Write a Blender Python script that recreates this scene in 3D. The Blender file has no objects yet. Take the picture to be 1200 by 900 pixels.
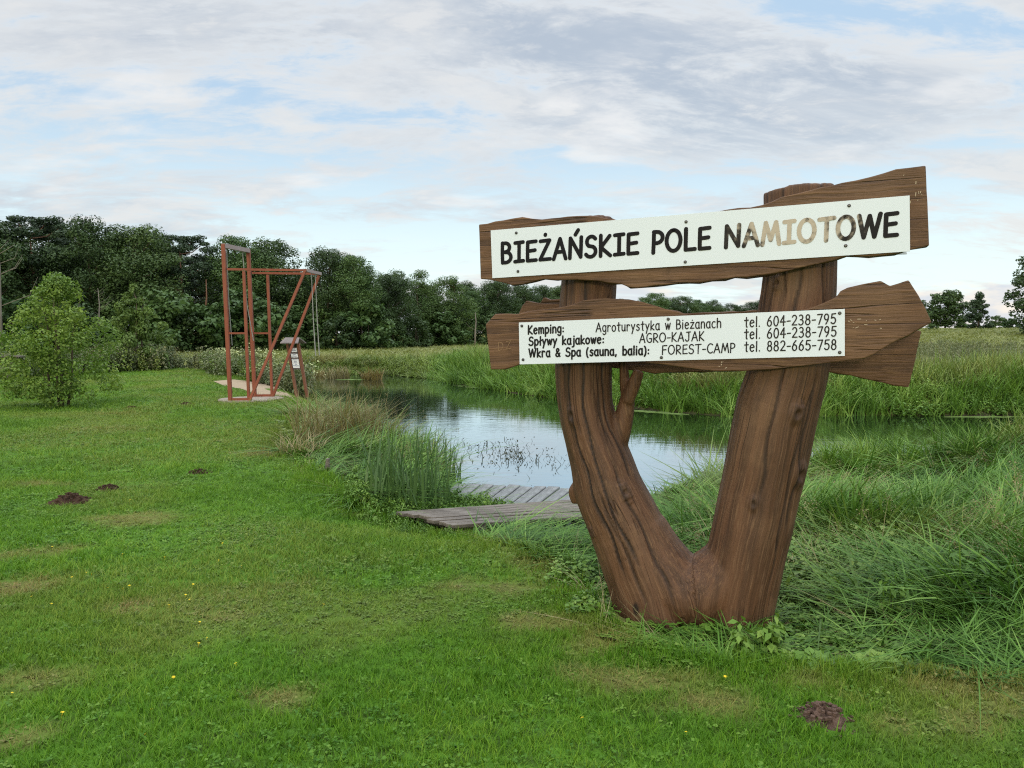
import bpy, bmesh, math, random
import numpy as np
from mathutils import Vector, Matrix

# ------------------------------------------------------------------ camera, light, exposure
sc = bpy.context.scene
COL = sc.collection
R = math.radians
F, CX, CY, HOR, CAMH = 906.0, 600.0, 450.0, 390.0, 1.65      # photo is 1200 x 900
PITCH = math.atan((CY - HOR) / F)
cam = bpy.data.cameras.new('camera')
cam.sensor_width = 36.0
cam.lens = 36.0 * F / 1200.0
cam.clip_start, cam.clip_end = 0.05, 6000
camo = bpy.data.objects.new('camera', cam)
COL.objects.link(camo)
camo.location = (0, 0, CAMH)
camo.rotation_euler = (R(90) - PITCH, 0, 0)
sc.camera = camo

SUN_DIR = Vector((-0.284, -0.947, 0.155)).normalized()          # low evening sun behind the camera
SUN_EL = math.asin(SUN_DIR.z)
SUN_ROT = math.atan2(SUN_DIR.x, SUN_DIR.y) % (2 * math.pi)
sun = bpy.data.lights.new('sun', 'SUN')
sun.energy = 0.9
sun.angle = R(7)
sun.color = (1.0, 0.86, 0.56)
suno = bpy.data.objects.new('sun', sun)
COL.objects.link(suno)
suno.rotation_euler = SUN_DIR.to_track_quat('Z', 'Y').to_euler()
suno.location = (0, -5, 20)

sc.view_settings.view_transform = 'Standard'
sc.view_settings.look = 'None'
sc.view_settings.exposure = 0.15
sc.view_settings.gamma = 1.0
sc.view_settings.use_curve_mapping = False
sc.cycles.use_denoising = False
sc.cycles.filter_width = 1.15
sc.cycles.sample_clamp_indirect = 4.0
sc.cycles.max_bounces = 6
sc.cycles.diffuse_bounces = 3
sc.cycles.glossy_bounces = 3
sc.cycles.transmission_bounces = 3


class NT:
    """tiny node builder"""
    def __init__(self, tree):
        self.t = tree
        tree.nodes.clear()

    def n(self, typ, ins=None, **props):
        nd = self.t.nodes.new(typ)
        for k, v in props.items():
            setattr(nd, k, v)
        for k, v in (ins or {}).items():
            s = nd.inputs[k]
            if isinstance(v, bpy.types.NodeSocket):
                self.t.links.new(v, s)
            else:
                s.default_value = v
        return nd

    def math(self, op, a, b=None, c=None, clamp=False):
        ins = {0: a}
        if b is not None: ins[1] = b
        if c is not None: ins[2] = c
        nd = self.n('ShaderNodeMath', ins, operation=op)
        nd.use_clamp = clamp
        return nd.outputs[0]

    def vmath(self, op, a, b=None):
        ins = {0: a}
        if b is not None: ins[1] = b
        nd = self.n('ShaderNodeVectorMath', ins, operation=op)
        return nd.outputs['Value'] if op == 'DOT_PRODUCT' else nd.outputs[0]

    def noise(self, vec, scale, detail=4, rough=0.55, dist=0.0):
        return self.n('ShaderNodeTexNoise', {'Vector': vec, 'Scale': scale, 'Detail': detail,
                                             'Roughness': rough, 'Distortion': dist}).outputs['Fac']

    def step(self, v, a, b, lo=0.0, hi=1.0):
        return self.n('ShaderNodeMapRange', {0: v, 1: a, 2: b, 3: lo, 4: hi},
                      interpolation_type='SMOOTHSTEP').outputs[0]

    def mix(self, f, a, b, blend='MIX'):
        nd = self.n('ShaderNodeMix', data_type='RGBA', blend_type=blend)
        for k, v in ((0, f), (6, a), (7, b)):
            s = nd.inputs[k]
            if isinstance(v, bpy.types.NodeSocket): self.t.links.new(v, s)
            elif k and len(v) == 3: s.default_value = (*v, 1)
            else: s.default_value = v
        return nd.outputs[2]

    def scale(self, vec, s):
        return self.n('ShaderNodeMapping', {'Vector': vec, 'Scale': s}).outputs[0]


# ------------------------------------------------------------------ sky
world = bpy.data.worlds.new('World')
sc.world = world
world.use_nodes = True
w = NT(world.node_tree)
gen = w.n('ShaderNodeTexCoord').outputs['Generated']
sep = w.n('ShaderNodeSeparateXYZ', {0: gen})
zc = w.math('MAXIMUM', sep.outputs[2], 0.0)
den = w.math('ADD', zc, 0.20)
px_ = w.math('DIVIDE', sep.outputs[0], den)
py_ = w.math('DIVIDE', sep.outputs[1], den)
P = w.n('ShaderNodeCombineXYZ', {0: px_, 1: py_, 2: 3.7}).outputs[0]
Pr = w.n('ShaderNodeMapping', {'Vector': P, 'Rotation': (0, 0, R(-32)), 'Scale': (0.95, 1.75, 1)}).outputs[0]
cov = w.noise(Pr, 0.95, 10, 0.64, 0.45)
fine = w.noise(Pr, 3.6, 10, 0.66, 0.4)
big = w.noise(P, 0.42, 3, 0.5)
covm = w.math('ADD', w.math('MULTIPLY', cov, 0.58), w.math('MULTIPLY', fine, 0.42))
# thinner cover low down, nearly closed higher up
elev_bias = w.step(zc, 0.10, 0.36, 0.01, 0.05)
covb = w.math('ADD', covm, elev_bias)
cmask = w.step(covb, 0.44, 0.56)
shade = w.math('ADD', w.math('MULTIPLY', fine, 0.55), w.math('MULTIPLY', big, 0.45))
ccol = w.mix(w.step(shade, 0.44, 0.57), (0.51, 0.58, 0.68), (0.82, 0.83, 0.84))
edge = w.step(covb, 0.50, 0.64)                                # thin edges of the clouds are brighter
ccol = w.mix(edge, (0.86, 0.875, 0.885), ccol)
hz = w.step(zc, 0.02, 0.30, 1.0, 0.0)
bcol = w.mix(hz, (0.52, 0.70, 0.90), (0.96, 1.14, 1.14))
# low bank of sunlit cumulus on the horizon
az = w.math('DIVIDE', sep.outputs[0], w.math('MAXIMUM', sep.outputs[1], 0.15))
LC = w.n('ShaderNodeCombineXYZ', {0: w.math('MULTIPLY', az, 6.0), 1: w.math('MULTIPLY', zc, 26.0), 2: 1.3}).outputs[0]
low = w.noise(LC, 0.9, 6, 0.58, 0.2)
lowb = w.math('SUBTRACT', low, w.step(zc, 0.02, 0.105, -0.10, 0.30))
lowm = w.math('MULTIPLY', w.step(lowb, 0.44, 0.56), w.step(az, -0.25, 0.45, 0.25, 1.0))
lowc = w.mix(w.step(w.noise(LC, 1.6, 5, 0.6), 0.40, 0.62), (0.74, 0.80, 0.90), (1.05, 0.98, 0.90))
ccol = w.mix(w.math('MULTIPLY', w.step(zc, 0.30, 0.08), w.step(shade, 0.60, 0.42)), ccol, (0.60, 0.70, 0.80))
skyc = w.mix(cmask, bcol, ccol)
skyc = w.mix(lowm, skyc, lowc)
# small sunlit puffs between the layers
puff = w.noise(w.scale(P, (1.0, 1.6, 1)), 1.9, 6, 0.55, 0.15)
pm = w.math('MULTIPLY', w.step(puff, 0.54, 0.72, 0.0, 0.75), w.math('MULTIPLY', w.step(zc, 0.10, 0.16), w.step(zc, 0.42, 0.26)))
skyc = w.mix(pm, skyc, (0.97, 0.96, 0.95))
# the sky behind the camera and overhead is brighter than the part in the picture
back = w.vmath('DOT_PRODUCT', gen, (SUN_DIR.x, SUN_DIR.y, SUN_DIR.z))
glow = w.step(back, -0.25, 0.9, 0.0, 1.0)
zen = w.step(zc, 0.42, 0.85, 0.0, 1.0)
amp = w.math('ADD', 1.0, w.math('ADD', w.math('MULTIPLY', glow, 0.5), w.math('MULTIPLY', zen, 3.1)))
warm = w.mix(glow, (1, 1, 1), (1.06, 0.99, 0.88))
skyc = w.mix(1.0, skyc, warm, 'MULTIPLY')
cl_bg = w.n('ShaderNodeBackground', {'Color': skyc, 'Strength': amp})
nish = w.n('ShaderNodeTexSky', sky_type='NISHITA')
nish.sun_disc = False
nish.sun_elevation = SUN_EL
nish.sun_rotation = SUN_ROT
nish.dust_density = 1.5
ni_bg = w.n('ShaderNodeBackground', {'Color': nish.outputs[0], 'Strength': 0.08})
mixs = w.n('ShaderNodeMixShader', {0: 0.80, 1: ni_bg.outputs[0], 2: cl_bg.outputs[0]})
w.n('ShaderNodeOutputWorld', {'Surface': mixs.outputs[0]})

# ------------------------------------------------------------------ helpers
SIN, COS = math.sin(PITCH), math.cos(PITCH)


def ray(px, py):
    x, y = (px - CX) / F, (CY - py) / F
    return np.array((x, COS + y * SIN, -SIN + y * COS))


def at_depth(px, py, Y):
    d = ray(px, py)
    k = Y / d[1]
    return Vector((d[0] * k, Y, CAMH + d[2] * k))


def on_z(px, py, z=0.0):
    d = ray(px, py)
    k = (z - CAMH) / d[2]
    return Vector((d[0] * k, d[1] * k, z))


def hash2(ix, iy, seed):
    h = np.sin(ix * 127.1 + iy * 311.7 + seed * 74.7) * 43758.5453
    return h - np.floor(h)


def vnoise(x, y, seed=0):
    ix, iy = np.floor(x), np.floor(y)
    fx, fy = x - ix, y - iy
    fx, fy = fx * fx * (3 - 2 * fx), fy * fy * (3 - 2 * fy)
    a, b = hash2(ix, iy, seed), hash2(ix + 1, iy, seed)
    c, d = hash2(ix, iy + 1, seed), hash2(ix + 1, iy + 1, seed)
    return (a * (1 - fx) + b * fx) * (1 - fy) + (c * (1 - fx) + d * fx) * fy


def fbm(x, y, oct=4, seed=0):
    s, a, t = 0, 0.5, 0
    for k in range(oct):
        s = s + a * vnoise(x * 2 ** k, y * 2 ** k, seed + k)
        t += a
        a *= 0.5
    return s / t


def sstep(a, b, v):
    t = np.clip((v - a) / (b - a), 0, 1)
    return t * t * (3 - 2 * t)


def sdist(x, y, poly):
    """signed distance to a polygon: positive outside"""
    x, y = np.asarray(x, float), np.asarray(y, float)
    d = np.full(x.shape, 1e9)
    ins = np.zeros(x.shape, bool)
    n = len(poly)
    for i in range(n):
        x0, y0 = poly[i]
        x1, y1 = poly[(i + 1) % n]
        ex, ey = x1 - x0, y1 - y0
        t = np.clip(((x - x0) * ex + (y - y0) * ey) / (ex * ex + ey * ey), 0, 1)
        d = np.minimum(d, np.hypot(x - x0 - t * ex, y - y0 - t * ey))
        if y0 != y1:
            c = ((y0 > y) != (y1 > y)) & (x < ex * (y - y0) / ey + x0)
            ins ^= c
    return np.where(ins, -d, d)


def new_mesh(name, verts, faces, smooth=False):
    me = bpy.data.meshes.new(name)
    verts = np.asarray(verts, np.float32).reshape(-1, 3)
    if isinstance(faces, np.ndarray):
        nf, k = faces.shape
        me.vertices.add(len(verts))
        me.vertices.foreach_set('co', verts.ravel())
        me.loops.add(nf * k)
        me.loops.foreach_set('vertex_index', faces.astype(np.int32).ravel())
        me.polygons.add(nf)
        me.polygons.foreach_set('loop_start', np.arange(0, nf * k, k, dtype=np.int32))
        me.update(calc_edges=True)
    else:
        me.from_pydata([tuple(map(float, v)) for v in verts], [], faces)
    if smooth:
        me.polygons.foreach_set('use_smooth', [True] * len(me.polygons))
    me.validate()
    return me


class MB:
    """collects shapes, then links them as one mesh object"""
    def __init__(self):
        self.v, self.f, self.n = [], [], 0

    def add(self, verts, faces):
        self.v.extend([tuple(map(float, p)) for p in verts])
        self.f.extend([tuple(int(i) + self.n for i in f) for f in faces])
        self.n = len(self.v)
        return self

    def box(self, c, s, rz=0.0):
        c = Vector(c)
        m = Matrix.Rotation(rz, 3, 'Z')
        vs = [c + m @ Vector((x * s[0] / 2, y * s[1] / 2, z * s[2] / 2)) for x in (-1, 1) for y in (-1, 1) for z in (-1, 1)]
        return self.add(vs, [(0, 1, 3, 2), (4, 6, 7, 5), (0, 4, 5, 1), (2, 3, 7, 6), (0, 2, 6, 4), (1, 5, 7, 3)])

    def tube(self, pts, rad, segs=8, cap=True, jitter=None):
        pts = [Vector(p) for p in pts]
        rad = rad if hasattr(rad, '__len__') else [rad] * len(pts)
        vs, fs = [], []
        ref = None
        for i, p in enumerate(pts):
            t = (pts[min(i + 1, len(pts) - 1)] - pts[max(i - 1, 0)]).normalized()
            if ref is None:
                ref = Vector((1, 0, 0)) if abs(t.x) < 0.8 else Vector((0, 1, 0))
            u = (ref - t * ref.dot(t)).normalized()
            ref = u
            v = t.cross(u)
            for k in range(segs):
                a = 2 * math.pi * (k + 0.5) / segs
                r = rad[i] * (1 + (jitter() if jitter else 0))
                vs.append(p + (u * math.cos(a) + v * math.sin(a)) * r)
        for i in range(len(pts) - 1):
            for k in range(segs):
                a, b = i * segs + k, i * segs + (k + 1) % segs
                fs.append((a, b, b + segs, a + segs))
        if cap:
            fs.append(tuple(range(segs))[::-1])
            fs.append(tuple((len(pts) - 1) * segs + k for k in range(segs)))
        return self.add(vs, fs)

    def bar(self, p0, p1, w):
        return self.tube([p0, p1], w * 0.7071, 4)

    def build(self, name, mt, parent=None, smooth=False):
        return link(name, new_mesh(name, self.v, self.f, smooth), mt, parent)


def link(name, me, mt=None, parent=None):
    o = bpy.data.objects.new(name, me)
    COL.objects.link(o)
    if mt is not None:
        for m_ in (mt if isinstance(mt, (list, tuple)) else [mt]):
            me.materials.append(m_)
    if parent is not None:
        o.parent = parent
    return o


def tag(o, label=None, cat=None, group=None, kind=None):
    if label: o['label'] = label
    if cat: o['category'] = cat
    if group: o['group'] = group
    if kind: o['kind'] = kind
    return o


def empty(name, loc, rz=0.0):
    o = bpy.data.objects.new(name, None)
    COL.objects.link(o)
    o.location = loc
    o.rotation_euler = (0, 0, rz)
    o.empty_display_size = 0.2
    return o


def copy_tree(o, parent=None):
    c = o.copy()
    COL.objects.link(c)
    if parent is not None:
        c.parent = parent
    for ch in list(o.children):
        copy_tree(ch, c)
    return c


def bevel(o, wd, seg=2):
    m = o.modifiers.new('bevel', 'BEVEL')
    m.width = wd
    m.segments = seg
    m.limit_method = 'ANGLE'
    m.angle_limit = R(40)
    return o


# ------------------------------------------------------------------ materials
def material(name):
    m = bpy.data.materials.new(name)
    m.use_nodes = True
    return m, NT(m.node_tree)


def finish(t, bsdf, disp=None):
    o = t.n('ShaderNodeOutputMaterial', {'Surface': bsdf})


def plain(name, col, rough=0.6, spec=0.5, var=0.15, vscale=6.0, bump=0.0, metallic=0.0):
    m, t = material(name)
    co = t.n('ShaderNodeTexCoord').outputs['Object']
    nz = t.noise(co, vscale, 5, 0.6)
    c = t.mix(nz, tuple(x * (1 - var) for x in col), tuple(min(1, x * (1 + var)) for x in col))
    ins = {'Base Color': c, 'Roughness': rough, 'Specular IOR Level': spec, 'Metallic': metallic}
    if bump:
        ins['Normal'] = t.n('ShaderNodeBump', {'Strength': bump, 'Distance': 0.01, 'Height': t.noise(co, vscale * 8, 5, 0.6)}).outputs[0]
    finish(t, t.n('ShaderNodeBsdfPrincipled', ins).outputs[0])
    return m


def leaf_mat(name, cols, dry=None, trans=0.3, spec=0.25, rough=0.5, patch=0.35, inst=True):
    """foliage: colour picked per instance / per island and by soft patches in the world"""
    m, t = material(name)
    rnd = t.n('ShaderNodeObjectInfo').outputs['Random']
    isl = t.n('ShaderNodeNewGeometry').outputs['Random Per Island']
    pos = t.n('ShaderNodeNewGeometry').outputs['Position']
    pz = t.step(t.noise(pos, patch, 3, 0.6), 0.36, 0.64)
    a = t.math('ADD', t.math('MULTIPLY', rnd, 0.45), t.math('MULTIPLY', isl, 0.30))
    f = t.math('ADD', a, t.math('MULTIPLY', pz, 0.25))
    c = t.mix(t.step(f, 0.15, 0.55), cols[0], cols[1])
    c = t.mix(t.step(f, 0.50, 0.92), c, cols[2])
    if dry is not None:
        da = t.n('ShaderNodeAttribute', attribute_type='INSTANCER', attribute_name='dry').outputs['Fac']
        dd = t.math('MULTIPLY', da, t.step(isl, 0.0, 0.6, 0.45, 1.0))
        c = t.mix(dd, c, dry)
    p = t.n('ShaderNodeBsdfPrincipled', {'Base Color': c, 'Roughness': rough, 'Specular IOR Level': spec})
    tr = t.n('ShaderNodeBsdfTranslucent', {'Color': t.mix(0.5, c, t.mix(1.0, c, (1.2, 1.25, 0.6), 'MULTIPLY'))})
    finish(t, t.n('ShaderNodeMixShader', {0: trans, 1: p.outputs[0], 2: tr.outputs[0]}).outputs[0])
    return m


def wood_mat(name, dark, mid, light, attr=None, split=None, axis='x', rough=0.62, crack=1.0, fine=1.0, weather=0.3):
    """wood with grain along one axis, long splits and worn paler streaks"""
    m, t = material(name)
    if attr:
        co = t.n('ShaderNodeAttribute', attribute_name=attr).outputs['Vector']
    else:
        co = t.n('ShaderNodeTexCoord').outputs['Object']
    lo, hi = 0.55, 24.0
    S = {'x': (lo, hi, hi), 'z': (hi, hi, lo)}[axis]
    # swirl the grain a little round knots
    wob = t.n('ShaderNodeTexNoise', {'Vector': co, 'Scale': 2.6, 'Detail': 2.0}).outputs['Color']
    wv = t.n('ShaderNodeVectorMath', {0: wob, 1: (0.05, 0.05, 0.05)}, operation='MULTIPLY').outputs[0]
    cw = t.vmath('ADD', co, wv)
    g1 = t.noise(t.scale(cw, S), 1.0, 6, 0.62)
    g2 = t.noise(t.scale(cw, tuple(s * 4.5 * fine for s in S)), 1.0, 5, 0.6)
    big = t.noise(co, 1.7, 4, 0.6)
    c = t.mix(t.step(g1, 0.30, 0.70), dark, mid)
    c = t.mix(t.math('MULTIPLY', t.step(g2, 0.48, 0.72), 0.55), c, light)
    c = t.mix(t.math('MULTIPLY', t.step(big, 0.46, 0.68), weather), c, light)
    c = t.mix(t.math('MULTIPLY', t.step(t.noise(co, 4.5, 5, 0.65), 0.55, 0.75), 0.45), c, tuple(x * 0.55 for x in dark))
    Sc = {'x': (0.22, 8.0, 8.0), 'z': (8.0, 8.0, 0.20)}[axis]
    ck = t.noise(t.scale(co, Sc), 1.0, 2, 0.5, 0.0)
    ckl = t.math('ABSOLUTE', t.math('SUBTRACT', ck, 0.5))
    ckm = t.math('MULTIPLY', t.step(ckl, 0.0, 0.009, 1.0, 0.0), t.step(t.noise(co, 3.1, 2, 0.5), 0.44, 0.56))
    ckm = t.math('MULTIPLY', ckm, crack)
    c = t.mix(ckm, c, (0.012, 0.008, 0.006))
    if split:
        c = t.mix(t.n('ShaderNodeAttribute', attribute_name=split).outputs['Fac'], c, (0.014, 0.008, 0.006))
    hgt = t.math('SUBTRACT', t.math('ADD', t.math('MULTIPLY', g1, 0.6), t.math('MULTIPLY', g2, 0.5)), t.math('MULTIPLY', ckm, 1.6))
    bp = t.n('ShaderNodeBump', {'Strength': 0.8, 'Distance': 0.013, 'Height': hgt})
    finish(t, t.n('ShaderNodeBsdfPrincipled', {'Base Color': c, 'Roughness': t.step(g2, 0.3, 0.7, rough - 0.1, rough + 0.15),
                                               'Specular IOR Level': 0.35, 'Normal': bp.outputs[0]}).outputs[0])
    return m


M = {}
M['trunk'] = wood_mat('stained_trunk_wood', (0.044, 0.020, 0.0095), (0.108, 0.050, 0.024), (0.205, 0.120, 0.065), attr='grain', axis='z', crack=0.35, weather=0.34, split='split')
M['board'] = wood_mat('stained_board_wood', (0.052, 0.024, 0.011), (0.122, 0.060, 0.028), (0.215, 0.126, 0.068), axis='x', crack=0.5, weather=0.25)
M['dock'] = wood_mat('weathered_grey_planks', (0.060, 0.050, 0.042), (0.150, 0.130, 0.112), (0.28, 0.255, 0.23), axis='x', rough=0.8, crack=0.6, weather=0.5)
M['dockgrey'] = wood_mat('wet_grey_planks', (0.10, 0.105, 0.105), (0.17, 0.18, 0.185), (0.29, 0.30, 0.31), axis='x', rough=0.7, crack=0.5, weather=0.4)
M['rust'] = plain('rust_red_paint', (0.20, 0.055, 0.030), 0.55, 0.25, 0.35, 3.0, 0.3)
M['redwood'] = plain('red_brown_wood', (0.17, 0.07, 0.04), 0.7, 0.3, 0.3, 6.0, 0.3)
M['panel'] = plain('white_sign_sheet', (0.60, 0.655, 0.73), 0.5, 0.2, 0.035, 2.2)
M['screw'] = plain('dark_screw', (0.03, 0.03, 0.03), 0.35, 0.5, 0.2)
M['soil'] = plain('molehill_soil', (0.060, 0.036, 0.026), 0.95, 0.1, 0.6, 28.0, 1.0)
M['soilgrey'] = plain('dry_molehill_soil', (0.125, 0.082, 0.064), 0.95, 0.1, 0.6, 30.0, 1.0)
M['rope'] = plain('pale_rope', (0.24, 0.245, 0.23), 0.85, 0.2, 0.25, 10)
M['shingle'] = plain('grey_shingle', (0.17, 0.145, 0.14), 0.8, 0.3, 0.3, 18.0, 0.4)
M['notice'] = plain('white_paper', (0.66, 0.68, 0.74), 0.5, 0.4, 0.04)
M['printink'] = plain('blue_grey_print', (0.13, 0.15, 0.25), 0.5, 0.3, 0.2)
M['darkframe'] = plain('dark_frame', (0.075, 0.055, 0.06), 0.6, 0.3, 0.2)
M['greybar'] = plain('grey_weathered_bar', (0.27, 0.225, 0.215), 0.65, 0.3, 0.25, 8)
M['conc'] = plain('pale_concrete', (0.25, 0.215, 0.175), 0.9, 0.2, 0.25, 5.0, 0.6)
M['sand'] = plain('trodden_sand', (0.30, 0.235, 0.165), 0.95, 0.1, 0.25, 3.0, 0.8)
M['bark'] = plain('grey_brown_bark', (0.085, 0.066, 0.050), 0.9, 0.2, 0.4, 3.0, 0.6)
M['pinebark'] = plain('orange_pine_bark', (0.15, 0.085, 0.055), 0.9, 0.2, 0.35, 2.0, 0.5)
M['deadbark'] = plain('pale_dead_wood', (0.17, 0.155, 0.135), 0.85, 0.2, 0.3, 3.0, 0.4)
M['yellow'] = plain('yellow_petals', (0.75, 0.55, 0.02), 0.6, 0.3, 0.1)
M['scum'] = plain('pale_green_duckweed', (0.115, 0.175, 0.05), 0.8, 0.2, 0.35, 9.0, 0.6)
M['wflower'] = plain('cream_flower_head', (0.33, 0.37, 0.18), 0.8, 0.2, 0.25, 20.0)

mi, t = material('glossy_black_lettering')
lb = t.n('ShaderNodeBump', {'Strength': 0.35, 'Distance': 0.004, 'Height': t.noise(t.n('ShaderNodeTexCoord').outputs['Object'], 9.0, 2, 0.5)})
finish(t, t.n('ShaderNodeBsdfPrincipled', {'Base Color': (0.010, 0.010, 0.012, 1), 'Roughness': 0.07, 'Specular IOR Level': 0.075, 'Normal': lb.outputs[0]}).outputs[0])
M['ink'] = mi
mi, t = material('black_print')
finish(t, t.n('ShaderNodeBsdfPrincipled', {'Base Color': (0.016, 0.016, 0.018, 1), 'Roughness': 0.12, 'Specular IOR Level': 0.10}).outputs[0])
M['ink_small'] = mi
M['carve'] = plain('shallow_carving', (0.20, 0.125, 0.07), 0.8, 0.2, 0.2)
M['scratch'] = plain('pale_scratch', (0.42, 0.34, 0.25), 0.8, 0.2, 0.2)

M['lawn'] = leaf_mat('lawn_blades', [(0.048, 0.132, 0.008), (0.095, 0.218, 0.014), (0.175, 0.295, 0.030)], dry=(0.240, 0.195, 0.070), spec=0.12, trans=0.25, patch=0.6)
M['clover'] = leaf_mat('lawn_weeds', [(0.042, 0.122, 0.012), (0.078, 0.180, 0.018), (0.14, 0.245, 0.036)], spec=0.15, dry=(0.20, 0.16, 0.06), trans=0.2)
M['long'] = leaf_mat('long_grass', [(0.034, 0.090, 0.014), (0.080, 0.180, 0.026), (0.180, 0.295, 0.062)], dry=(0.25, 0.20, 0.09), trans=0.16, spec=0.14, rough=0.5)
M['reed'] = leaf_mat('reed_blades', [(0.045, 0.105, 0.016), (0.105, 0.205, 0.030), (0.21, 0.315, 0.070)], dry=(0.27, 0.22, 0.10), trans=0.16, spec=0.15)
M['iris'] = leaf_mat('dark_reed_blades', [(0.028, 0.066, 0.022), (0.048, 0.105, 0.032), (0.085, 0.15, 0.048)], trans=0.25, spec=0.35)
M['herb'] = leaf_mat('herb_leaves', [(0.052, 0.118, 0.016), (0.105, 0.205, 0.028), (0.19, 0.29, 0.052)], dry=(0.25, 0.19, 0.08), trans=0.15)
M['straw'] = leaf_mat('dry_straw', [(0.14, 0.125, 0.050), (0.23, 0.20, 0.095), (0.31, 0.275, 0.15)], trans=0.25)
M['field'] = leaf_mat('yellowing_meadow_grass', [(0.125, 0.158, 0.042), (0.190, 0.215, 0.062), (0.245, 0.25, 0.088)], trans=0.25)
M['rustgrass'] = leaf_mat('rusty_sedge', [(0.10, 0.080, 0.026), (0.17, 0.13, 0.045), (0.18, 0.19, 0.055)], trans=0.25)
M['oak'] = leaf_mat('dark_broadleaf_foliage', [(0.027, 0.052, 0.018), (0.047, 0.086, 0.027), (0.080, 0.130, 0.040)], trans=0.15, patch=0.25, spec=0.2)
M['alder'] = leaf_mat('mid_broadleaf_foliage', [(0.032, 0.068, 0.022), (0.058, 0.110, 0.032), (0.095, 0.155, 0.046)], trans=0.18, patch=0.25, spec=0.2)
M['pine'] = leaf_mat('pine_needles', [(0.023, 0.043, 0.022), (0.037, 0.065, 0.032), (0.060, 0.094, 0.046)], trans=0.08, patch=0.25, spec=0.15)
M['bush'] = leaf_mat('bright_bush_leaves', [(0.050, 0.105, 0.018), (0.108, 0.192, 0.030), (0.21, 0.30, 0.052)], trans=0.34, patch=0.8, spec=0.3)
M['bush2'] = leaf_mat('mid_green_bush_leaves', [(0.085, 0.140, 0.032), (0.140, 0.220, 0.046), (0.21, 0.29, 0.066)], trans=0.25, patch=0.6)
M['weed'] = leaf_mat('tall_weed_leaves', [(0.060, 0.095, 0.040), (0.105, 0.155, 0.062), (0.18, 0.215, 0.105)], dry=(0.24, 0.18, 0.10), trans=0.2)
M['aquatic'] = leaf_mat('water_plant', [(0.030, 0.034, 0.020), (0.045, 0.050, 0.026), (0.07, 0.085, 0.035)], trans=0.1)

# ------------------------------------------------------------------ ground and river
WZ = -0.50
WATER = [(-24, 39.5), (-14, 36.5), (-10, 32), (-8.0, 28.5), (-6.5, 25), (-5.4, 22.0), (-4.1, 19.2), (-3.3, 17.0), (-2.5, 14.6),
         (-1.7, 12.4), (-1.0, 10.8), (-0.9, 9.6), (-0.1, 8.9), (1.1, 8.9), (2.0, 9.9), (3.2, 11.0), (5.2, 12.2), (8, 13.0), (12, 13.6), (20, 14.4), (40, 16),
         (40, 22), (20, 20.6), (13, 20.0), (8.5, 20.2), (5.5, 19.9), (3.4, 22.2), (1.5, 25.3), (-0.4, 28.8), (-2.0, 32.2), (-3.8, 36.5), (-6, 39.5), (-9, 40.3),
         (-13, 41.4), (-24, 44)]
ROUGH = [(-7.0, 25.5), (-5.2, 20.8), (-4.6, 17.5), (-4.2, 14.5), (-3.5, 11.8), (-2.7, 9.9), (-2.0, 8.5), (-1.5, 7.55), (-1.02, 7.35), (-0.55, 6.85), (-0.25, 6.35),
         (0.15, 5.75), (0.50, 5.0), (0.50, 4.50), (0.72, 4.05), (1.0, 3.88), (1.4, 3.84), (1.7, 3.72), (2.4, 3.55), (3.6, 3.5), (6, 3.3), (12, 3.0), (40, 2.5), (40, 16), (0, 14), (-5, 24)]
DOCK_A = [(-1.08, 7.30), (-0.50, 6.80), (1.55, 7.85), (1.05, 9.3), (-0.5, 9.6), (-0.6, 8.3)]


def ground_z(x, y):
    x, y = np.asarray(x, float), np.asarray(y, float)
    wob = (fbm(x * 0.9 + 3, y * 0.9, 3, 5) - 0.5) * 0.7
    sd = sdist(x, y, WATER) + wob * sstep(-1.5, 0.5, -np.abs(sdist(x, y, WATER)) + 1.5) * 0.6
    z = np.where(sd > 0, WZ + 0.5 * sstep(-0.25, 1.5, sd) - 0.0, WZ + 0.5 * sstep(-0.25, 1.5, sd) - 0.7 * sstep(0, 2.5, -sd))
    z = z + (fbm(x * 0.35, y * 0.35, 3, 9) - 0.5) * 0.07 * sstep(0.3, 2.5, sd)
    rg = sdist(x, y, ROUGH)
    bank = np.clip(-rg, 0, None) / (np.clip(-rg, 0, None) + np.clip(sd, 0.001, None))
    z = np.where((rg < 0) & (sd > 0) & (y < 26), np.minimum(z, -np.where(x > 0, 0.44, 0.28) * bank ** 1.1), z)
    z = z - 0.06 * sstep(1.6, 0.5, np.hypot(x - 0.95, y - 4.55))
    dd_ = sdist(x, y, DOCK_A)
    z = z - 0.15 * sstep(1.1, 0.1, dd_) - 0.20 * sstep(0.10, -0.1, dd_)
    z = z + 2.2 * sstep(30, 125, y) * sstep(5, 60, x) * sstep(0.5, 4, sd)     # the right meadow rises a little
    return z


DRYP = [(35, 650, .35), (150, 715, .22), (265, 725, .25), (45, 565, .35), (590, 690, .30), (640, 725, .30), (700, 740, .32), (735, 795, .28), (690, 790, .2),
        (830, 832, .22), (1040, 850, .22), (1130, 850, .25), (1190, 838, .22), (40, 798, .22), (770, 835, .18), (180, 606, .45), (15, 690, .3),
        (990, 822, .16), (540, 690, .3), (640, 660, .28), (300, 530, .5), (20, 865, .15), (1110, 803, .3), (960, 800, .22), (1180, 812, .3), (320, 820, .16), (400, 530, .4)]
DRYC = [(on_z(a, b), r) for a, b, r in DRYP]


def dryness(x, y):
    d = sstep(0.60, 0.80, fbm(x * 0.55 + 7, y * 0.45, 4, 21)) * 0.35
    n = fbm(x * 3.1, y * 3.1, 3, 33)
    for c, r in DRYC:
        q = np.hypot((x - c.x) / (r * 1.05), (y - c.y) / (r * 0.75))
        d = np.maximum(d, 0.85 * sstep(1.25, 0.2, q + (n - 0.5) * 1.8))
    return np.clip(d, 0, 1)


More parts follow.
